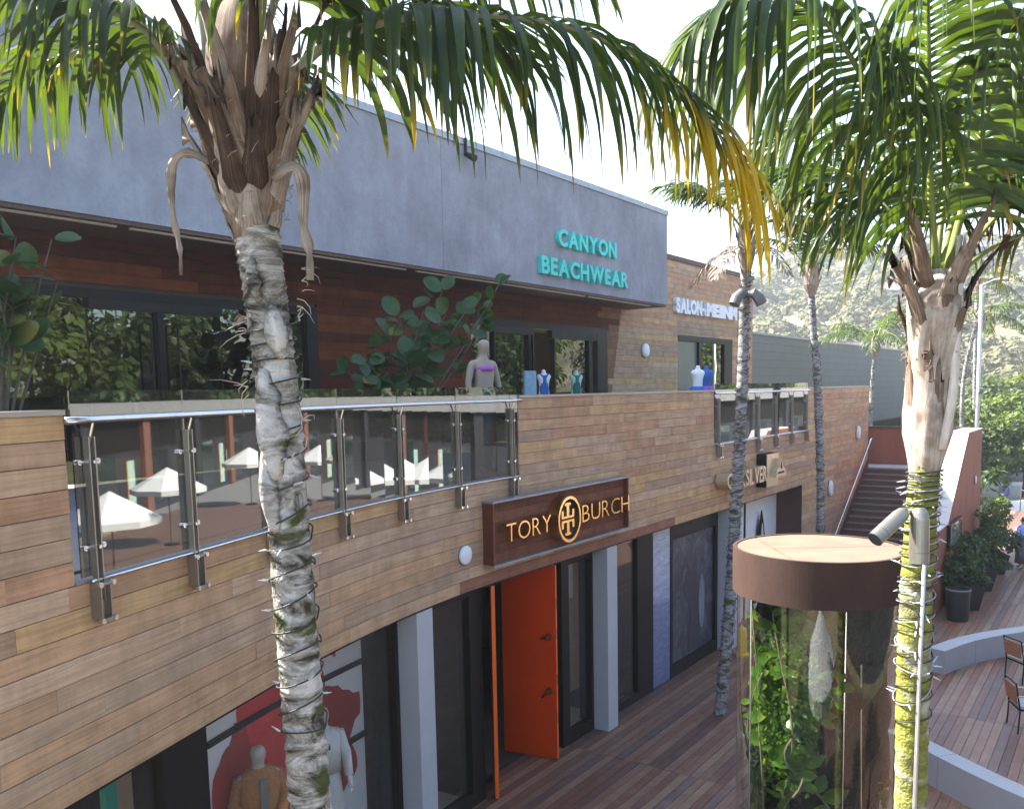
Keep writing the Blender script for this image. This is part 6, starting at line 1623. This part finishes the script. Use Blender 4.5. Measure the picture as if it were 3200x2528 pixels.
# hillside scrub and houses
rng = random.Random(88); sc = MB(); nr = np.random.default_rng(5); NQ = 64; allv = []
for _ in range(2600):
    y = rng.uniform(95, 330); x = y * rng.uniform(.16, .70); r_ = rng.uniform(.8, 2.6) * (.7 + y / 260)
    z = ground_z(x, y); sq = rng.uniform(.6, 1.0)
    D = nr.normal(size=(NQ, 3)); D[:, 2] = abs(D[:, 2]); D /= np.linalg.norm(D, axis=1)[:, None]
    Pq = np.array([x, y, z]) + D * np.array([r_, r_, r_ * sq]) * nr.uniform(.85, 1.05, (NQ, 1)); D2 = D + nr.normal(size=(NQ, 3)) * .25
    Aq = np.cross(D2, nr.uniform(-1, 1, (NQ, 3))); Aq /= np.linalg.norm(Aq, axis=1)[:, None]; Bq = np.cross(D2, Aq); kq = r_ * nr.uniform(.09, .2, (NQ, 1))
    allv.append(np.stack([Pq - Aq * kq - Bq * kq, Pq + Aq * kq - Bq * kq * .6, Pq + Aq * kq * .6 + Bq * kq, Pq - Aq * kq * .7 + Bq * kq * .8], axis=1).reshape(-1, 3))
allv = np.concatenate(allv); sc.v = allv.tolist(); sc.uv = [(0.0, 0.0)] * len(allv); sc.f = [(4 * i, 4 * i + 1, 4 * i + 2, 4 * i + 3) for i in range(len(allv) // 4)]
tag(sc.build('hillside_scrub', MAT['scrub'], loc=(0, 0, 0)), 'hazy green and tan scrub covering the hillside', 'scrub', kind='stuff')
for i, (x, y, w, d, h, rz, lab) in enumerate([(104, 225, 16, 10, 6, -.2, 'pale hillside house with brown gabled roof near the ridge'), (64, 165, 10, 7, 4, .1, 'small hillside cottage with brown gabled roof among scrub'), (128, 250, 16, 9, 6, .2, 'wide ridge house with brown gabled roof')]):
    z = ground_z(x, y) - 2.2; t = empty('hillside_house', (x, y, z), lab, 'house', rz=rz)
    g = MB(); g.box((0, 0, h / 2), (w, d, h)); g.build('wall', MAT['house'], t, local=True)
    g = MB(); g.prism([(-d / 2 - .6, h), (d / 2 + .6, h), (0, h + 2.6)], (-w / 2 - .6, 0, 0), (0, 1, 0), (0, 0, 1), w + 1.2); g.build('roof', MAT['roof'], t, local=True)
    for k in range(4):
        g = MB(); g.box((-w * .36 + k * w * .24, -d / 2 - .03, h * .55), (w * .12, .1, h * .32)); g.build('window', MAT['car_glass'], t, local=True)

# ================================================================== BROAD-LEAVED PLANTS ON THE TERRACE
def round_leaf(mb, p, d, up, R, age):
    d = unit(d); s = unit(np.cross(d, up)); n_ = np.cross(s, d); P, Q = [], []
    for i in range(7):
        t = i / 6; w = R * .88 * math.sin(math.pi * (.04 + .93 * t)) ** .6; c = p + d * R * 2 * t - n_ * .18 * R * t * t
        P.append([c - s * w + n_ * w * .18, c - s * w * .5 + n_ * w * .05, c, c + s * w * .5 + n_ * w * .05, c + s * w + n_ * w * .18]); Q.append([(age, t)] * 5)
    return mb.grid(P, Q)
def grape(name, label, base, tips, seed, R=.09, per=5):
    rng = random.Random(seed); base = np.array(base, float); t = empty(name, base, label, 'plant')
    g = MB(); g.lathe([(.26, 0), (.32, .5), (.34, .55), (.28, .55), (.26, .5)], 20, base); g.build('pot', MAT['pot'], t)
    for tip in tips:
        tip = np.array(tip, float); mid = (base + (0, 0, .5)) * .45 + tip * .55 + np.array([rng.uniform(-.15, .15), rng.uniform(-.15, .15), rng.uniform(-.05, .15)])
        path = catmull([base + (0, 0, .45), mid, tip], 12); MB().tube(path, [.02 - .013 * i / 12 for i in range(13)], 6).build('branch', MAT['branch'], t)
        for i in range(per):
            q = path[rng.randrange(6, 13)] if i else path[12]
            d = unit([rng.uniform(-1, 1), rng.uniform(-1, .6), rng.uniform(-.45, .8)]); up = unit([rng.uniform(-.4, .6), rng.uniform(-1, -.1), rng.uniform(.3, 1)])
            round_leaf(MB(), q + d * .03, d, up, R * rng.uniform(.75, 1.25), rng.uniform(0, 1.2) if rng.random() < .25 else 0).build('leaf', MAT['grape'], t, smooth=True)
rng = random.Random(61)
PL = [WS(s, o_, z) for s, o_, z in [(.5, -2.5, 7.25), (.75, -2.6, 7.1), (1.0, -2.4, 7.35), (1.3, -2.5, 7.6), (1.6, -2.4, 7.35), (1.75, -2.6, 7.75), (2.1, -2.4, 7.4), (2.4, -2.5, 7.55), (3.0, -2.5, 7.65), (3.2, -2.45, 7.95), (2.75, -2.5, 7.25), (.3, -2.5, 6.9), (.0, -2.6, 6.7), (-.3, -2.5, 6.55), (.4, -2.3, 6.55), (.9, -2.5, 6.75), (1.3, -2.4, 6.9), (-.6, -2.6, 6.35), (-.2, -2.4, 6.2), (.5, -2.5, 6.25), (1.0, -2.4, 6.3), (.1, -2.6, 6.4), (-.4, -2.4, 6.25), (.7, -2.3, 6.5)]]
grape('sea_grape_shrub', 'broad leaved green shrub spreading before the redwood wall', WS(.5, -2.5, 4.8), PL, 62, R=.14, per=6)
PL = [WS(s, o_, z) for s, o_, z in [(-5.46, -2.5, 7.72), (-5.1, -2.45, 7.75), (-5.5, -2.5, 7.45), (-5.25, -2.6, 7.4), (-5.05, -2.5, 7.3), (-5.7, -2.5, 7.3), (-5.6, -2.4, 7.0), (-5.4, -2.5, 7.05), (-5.8, -2.5, 7.55)]]
grape('sea_grape_shrub', 'broad leaved shrub sprig before the wide glazed doors', WS(-5.8, -2.5, 4.8), PL, 63, R=.14, per=5)
hg = MB(); rng = random.Random(64)
# low hedge behind the parapet glass, seen through it
hd = empty('hedge', WS(1.5, -3.9, 4.8), 'clipped low green hedge in a trough along the redwood wall', 'hedge')
for k in range(1):
    foliage(hg, WS(2.9, -4.1, 5.35), (1.7, .9, .35), 900, .09, rng, shell=.6)
hg.build('foliage', MAT['vine'], hd); g = MB(); ubox(g, .9, 4.9, -4.6, -3.9, 4.8, 5.15); g.build('trough', MAT['black'], hd)

# ================================================================== OPPOSITE SIDE OF THE COURT (seen in the glass)
OF = 17.0
ob = empty('opposite_shop_building', WS(5, OF, 0), 'single storey shop with pale roof band and dark front across the court', 'building')
g = MB(); ubox(g, -25, 120, OF + .02, OF + 8, -2, 5.0); g.build('wall', MAT['dark_shop'], ob)
g = MB(); ubox(g, -25, 120, OF - .5, OF + 8.2, 5.0, 5.75); g.build('roof_band', M('pale_roof_band', (0.24, 0.24, 0.245), .8, var=.1), ob)
g = MB(); ubox(g, -25, 120, OF - .02, OF + .02, 3.4, 4.98); g.build('fascia', MAT['bronze'], ob)
g = MB(); ubox(g, 33.2, 120, 8.0, OF + .02, -.2, -.03); tag(g.build('court_paving', MAT['terrace'], loc=(0, 0, 0)), kind='structure')
for s_ in (-14, -5.5, 2.0, 9.5, 17.5, 26, 33, 41, 48, 56, 64, 73, 82, 92):
    g = MB(); ubox(g, s_, s_ + .9, OF - .25, OF + .01, 0, 4.99); g.build('pier', MAT['terracotta' if int(s_) % 3 == 0 else 'dark_shop'], ob)
    g = MB(); ubox(g, s_ + 1.6, s_ + 3.8, OF - .04, OF - .021, .4, 3.2); g.build('shop_window', MAT['car_glass'], ob)
    g = MB(); ubox(g, s_ + 4.5 + (int(s_) * 7 % 5) * .3, s_ + 6.0, OF - .05, OF - .022, .3, 2.9); g.build('mural_panel', MAT['apricot'], ob) if int(s_) in (26, 41, 73) else None
    g = MB(); ubox(g, s_ + 5.2, s_ + 6.0, OF - .06, OF - .052, .3, 2.9); g.build('mural_panel', MAT['mint'], ob) if int(s_) in (26, 41, 73) else None
for i, (s_, o_) in enumerate([(14, 10.5), (23.0, 12.0), (36, 12.2), (60, 13)]):
    c = WS(s_, o_, 0); t = empty('open_umbrella', c, 'white open market umbrella before the opposite shop', 'umbrella', 'white umbrellas across the court')
    g = MB(); g.tube([c, c + (0, 0, 2.9)], .03, 8); g.build('pole', MAT['brushed'], t)
    g = MB(); n = 8; V = [c + (0, 0, 3.2)] + [c + np.array([1.5 * math.cos(6.2832 * k / n), 1.5 * math.sin(6.2832 * k / n), 2.35]) for k in range(n)] + [c + np.array([1.5 * math.cos(6.2832 * k / n), 1.5 * math.sin(6.2832 * k / n), 2.15]) for k in range(n)]
    g.add(V, [(0, 1 + k, 1 + (k + 1) % n) for k in range(n)] + [(1 + k, 9 + k, 9 + (k + 1) % n, 1 + (k + 1) % n) for k in range(n)]); g.build('canopy', MAT['umbrella'], t)
    g = MB(); g.lathe([(.3, 0), (.3, .06), (.05, .08)], 16, c); g.build('base', MAT['black'], t)
c = np.array([1.15, 1.95, 0.0]); t = empty('market_umbrella', c, 'wide white market umbrella below the viewpoint, mirrored in the glass cylinder', 'umbrella')
g = MB(); g.tube([c, c + (0, 0, 3.0)], .03, 8); g.build('pole', MAT['brushed'], t)
g = MB(); n = 16; ring = [(0.02, 3.25), (.25, 2.95), (.9, 2.6), (1.7, 2.28), (1.72, 2.08)]
g.add([c + np.array([r * math.cos(6.2832 * k / n), r * math.sin(6.2832 * k / n), z]) for r, z in ring for k in range(n)], [(i * n + k, i * n + (k + 1) % n, (i + 1) * n + (k + 1) % n, (i + 1) * n + k) for i in range(4) for k in range(n)]); g.build('canopy', MAT['umbrella'], t)
g = MB(); g.lathe([(.32, 0), (.32, .06), (.05, .08)], 16, c); g.build('base', MAT['black'], t)
for i, (s_, o_, h, mt) in enumerate([(-8 + 6.5 * k, 27 + 3 * (k % 3), 14 + (k * 5) % 4, ('tree', 'shrub', 'tree', 'tree_light')[k % 4]) for k in range(17)]):
    c = WS(s_, o_, -.06)
    tree('court_tree', 'tall leafy tree behind the opposite shop across the court', c, [((0, 0, h * .72), (4.6, 4.6, h * .34)), ((2.6, 1, h * .5), (3.4, 3.4, h * .26)), ((-2.8, -1, h * .52), (3.4, 3.4, h * .26))], 1100, .5, 200 + i, mt, group='trees behind the opposite shop')
# ================================================================== HAZE
g = MB(); g.box2((-320, -60, -6), (420, 440, 92))
HZ = bpy.data.materials.new('haze_air'); HZ.use_nodes = True
hn = HZ.node_tree; hn.nodes.remove(hn.nodes['Principled BSDF'])
pv = hn.nodes.new('ShaderNodeVolumePrincipled'); pv.inputs['Color'].default_value = (0.82, 0.88, 0.95, 1); pv.inputs['Density'].default_value = 0.0007; pv.inputs['Anisotropy'].default_value = 0.35
hn.links.new(pv.outputs[0], hn.nodes['Material Output'].inputs['Volume'])
hz = g.build('haze', HZ, loc=(0, 0, 0)); tag(hz, kind='stuff')
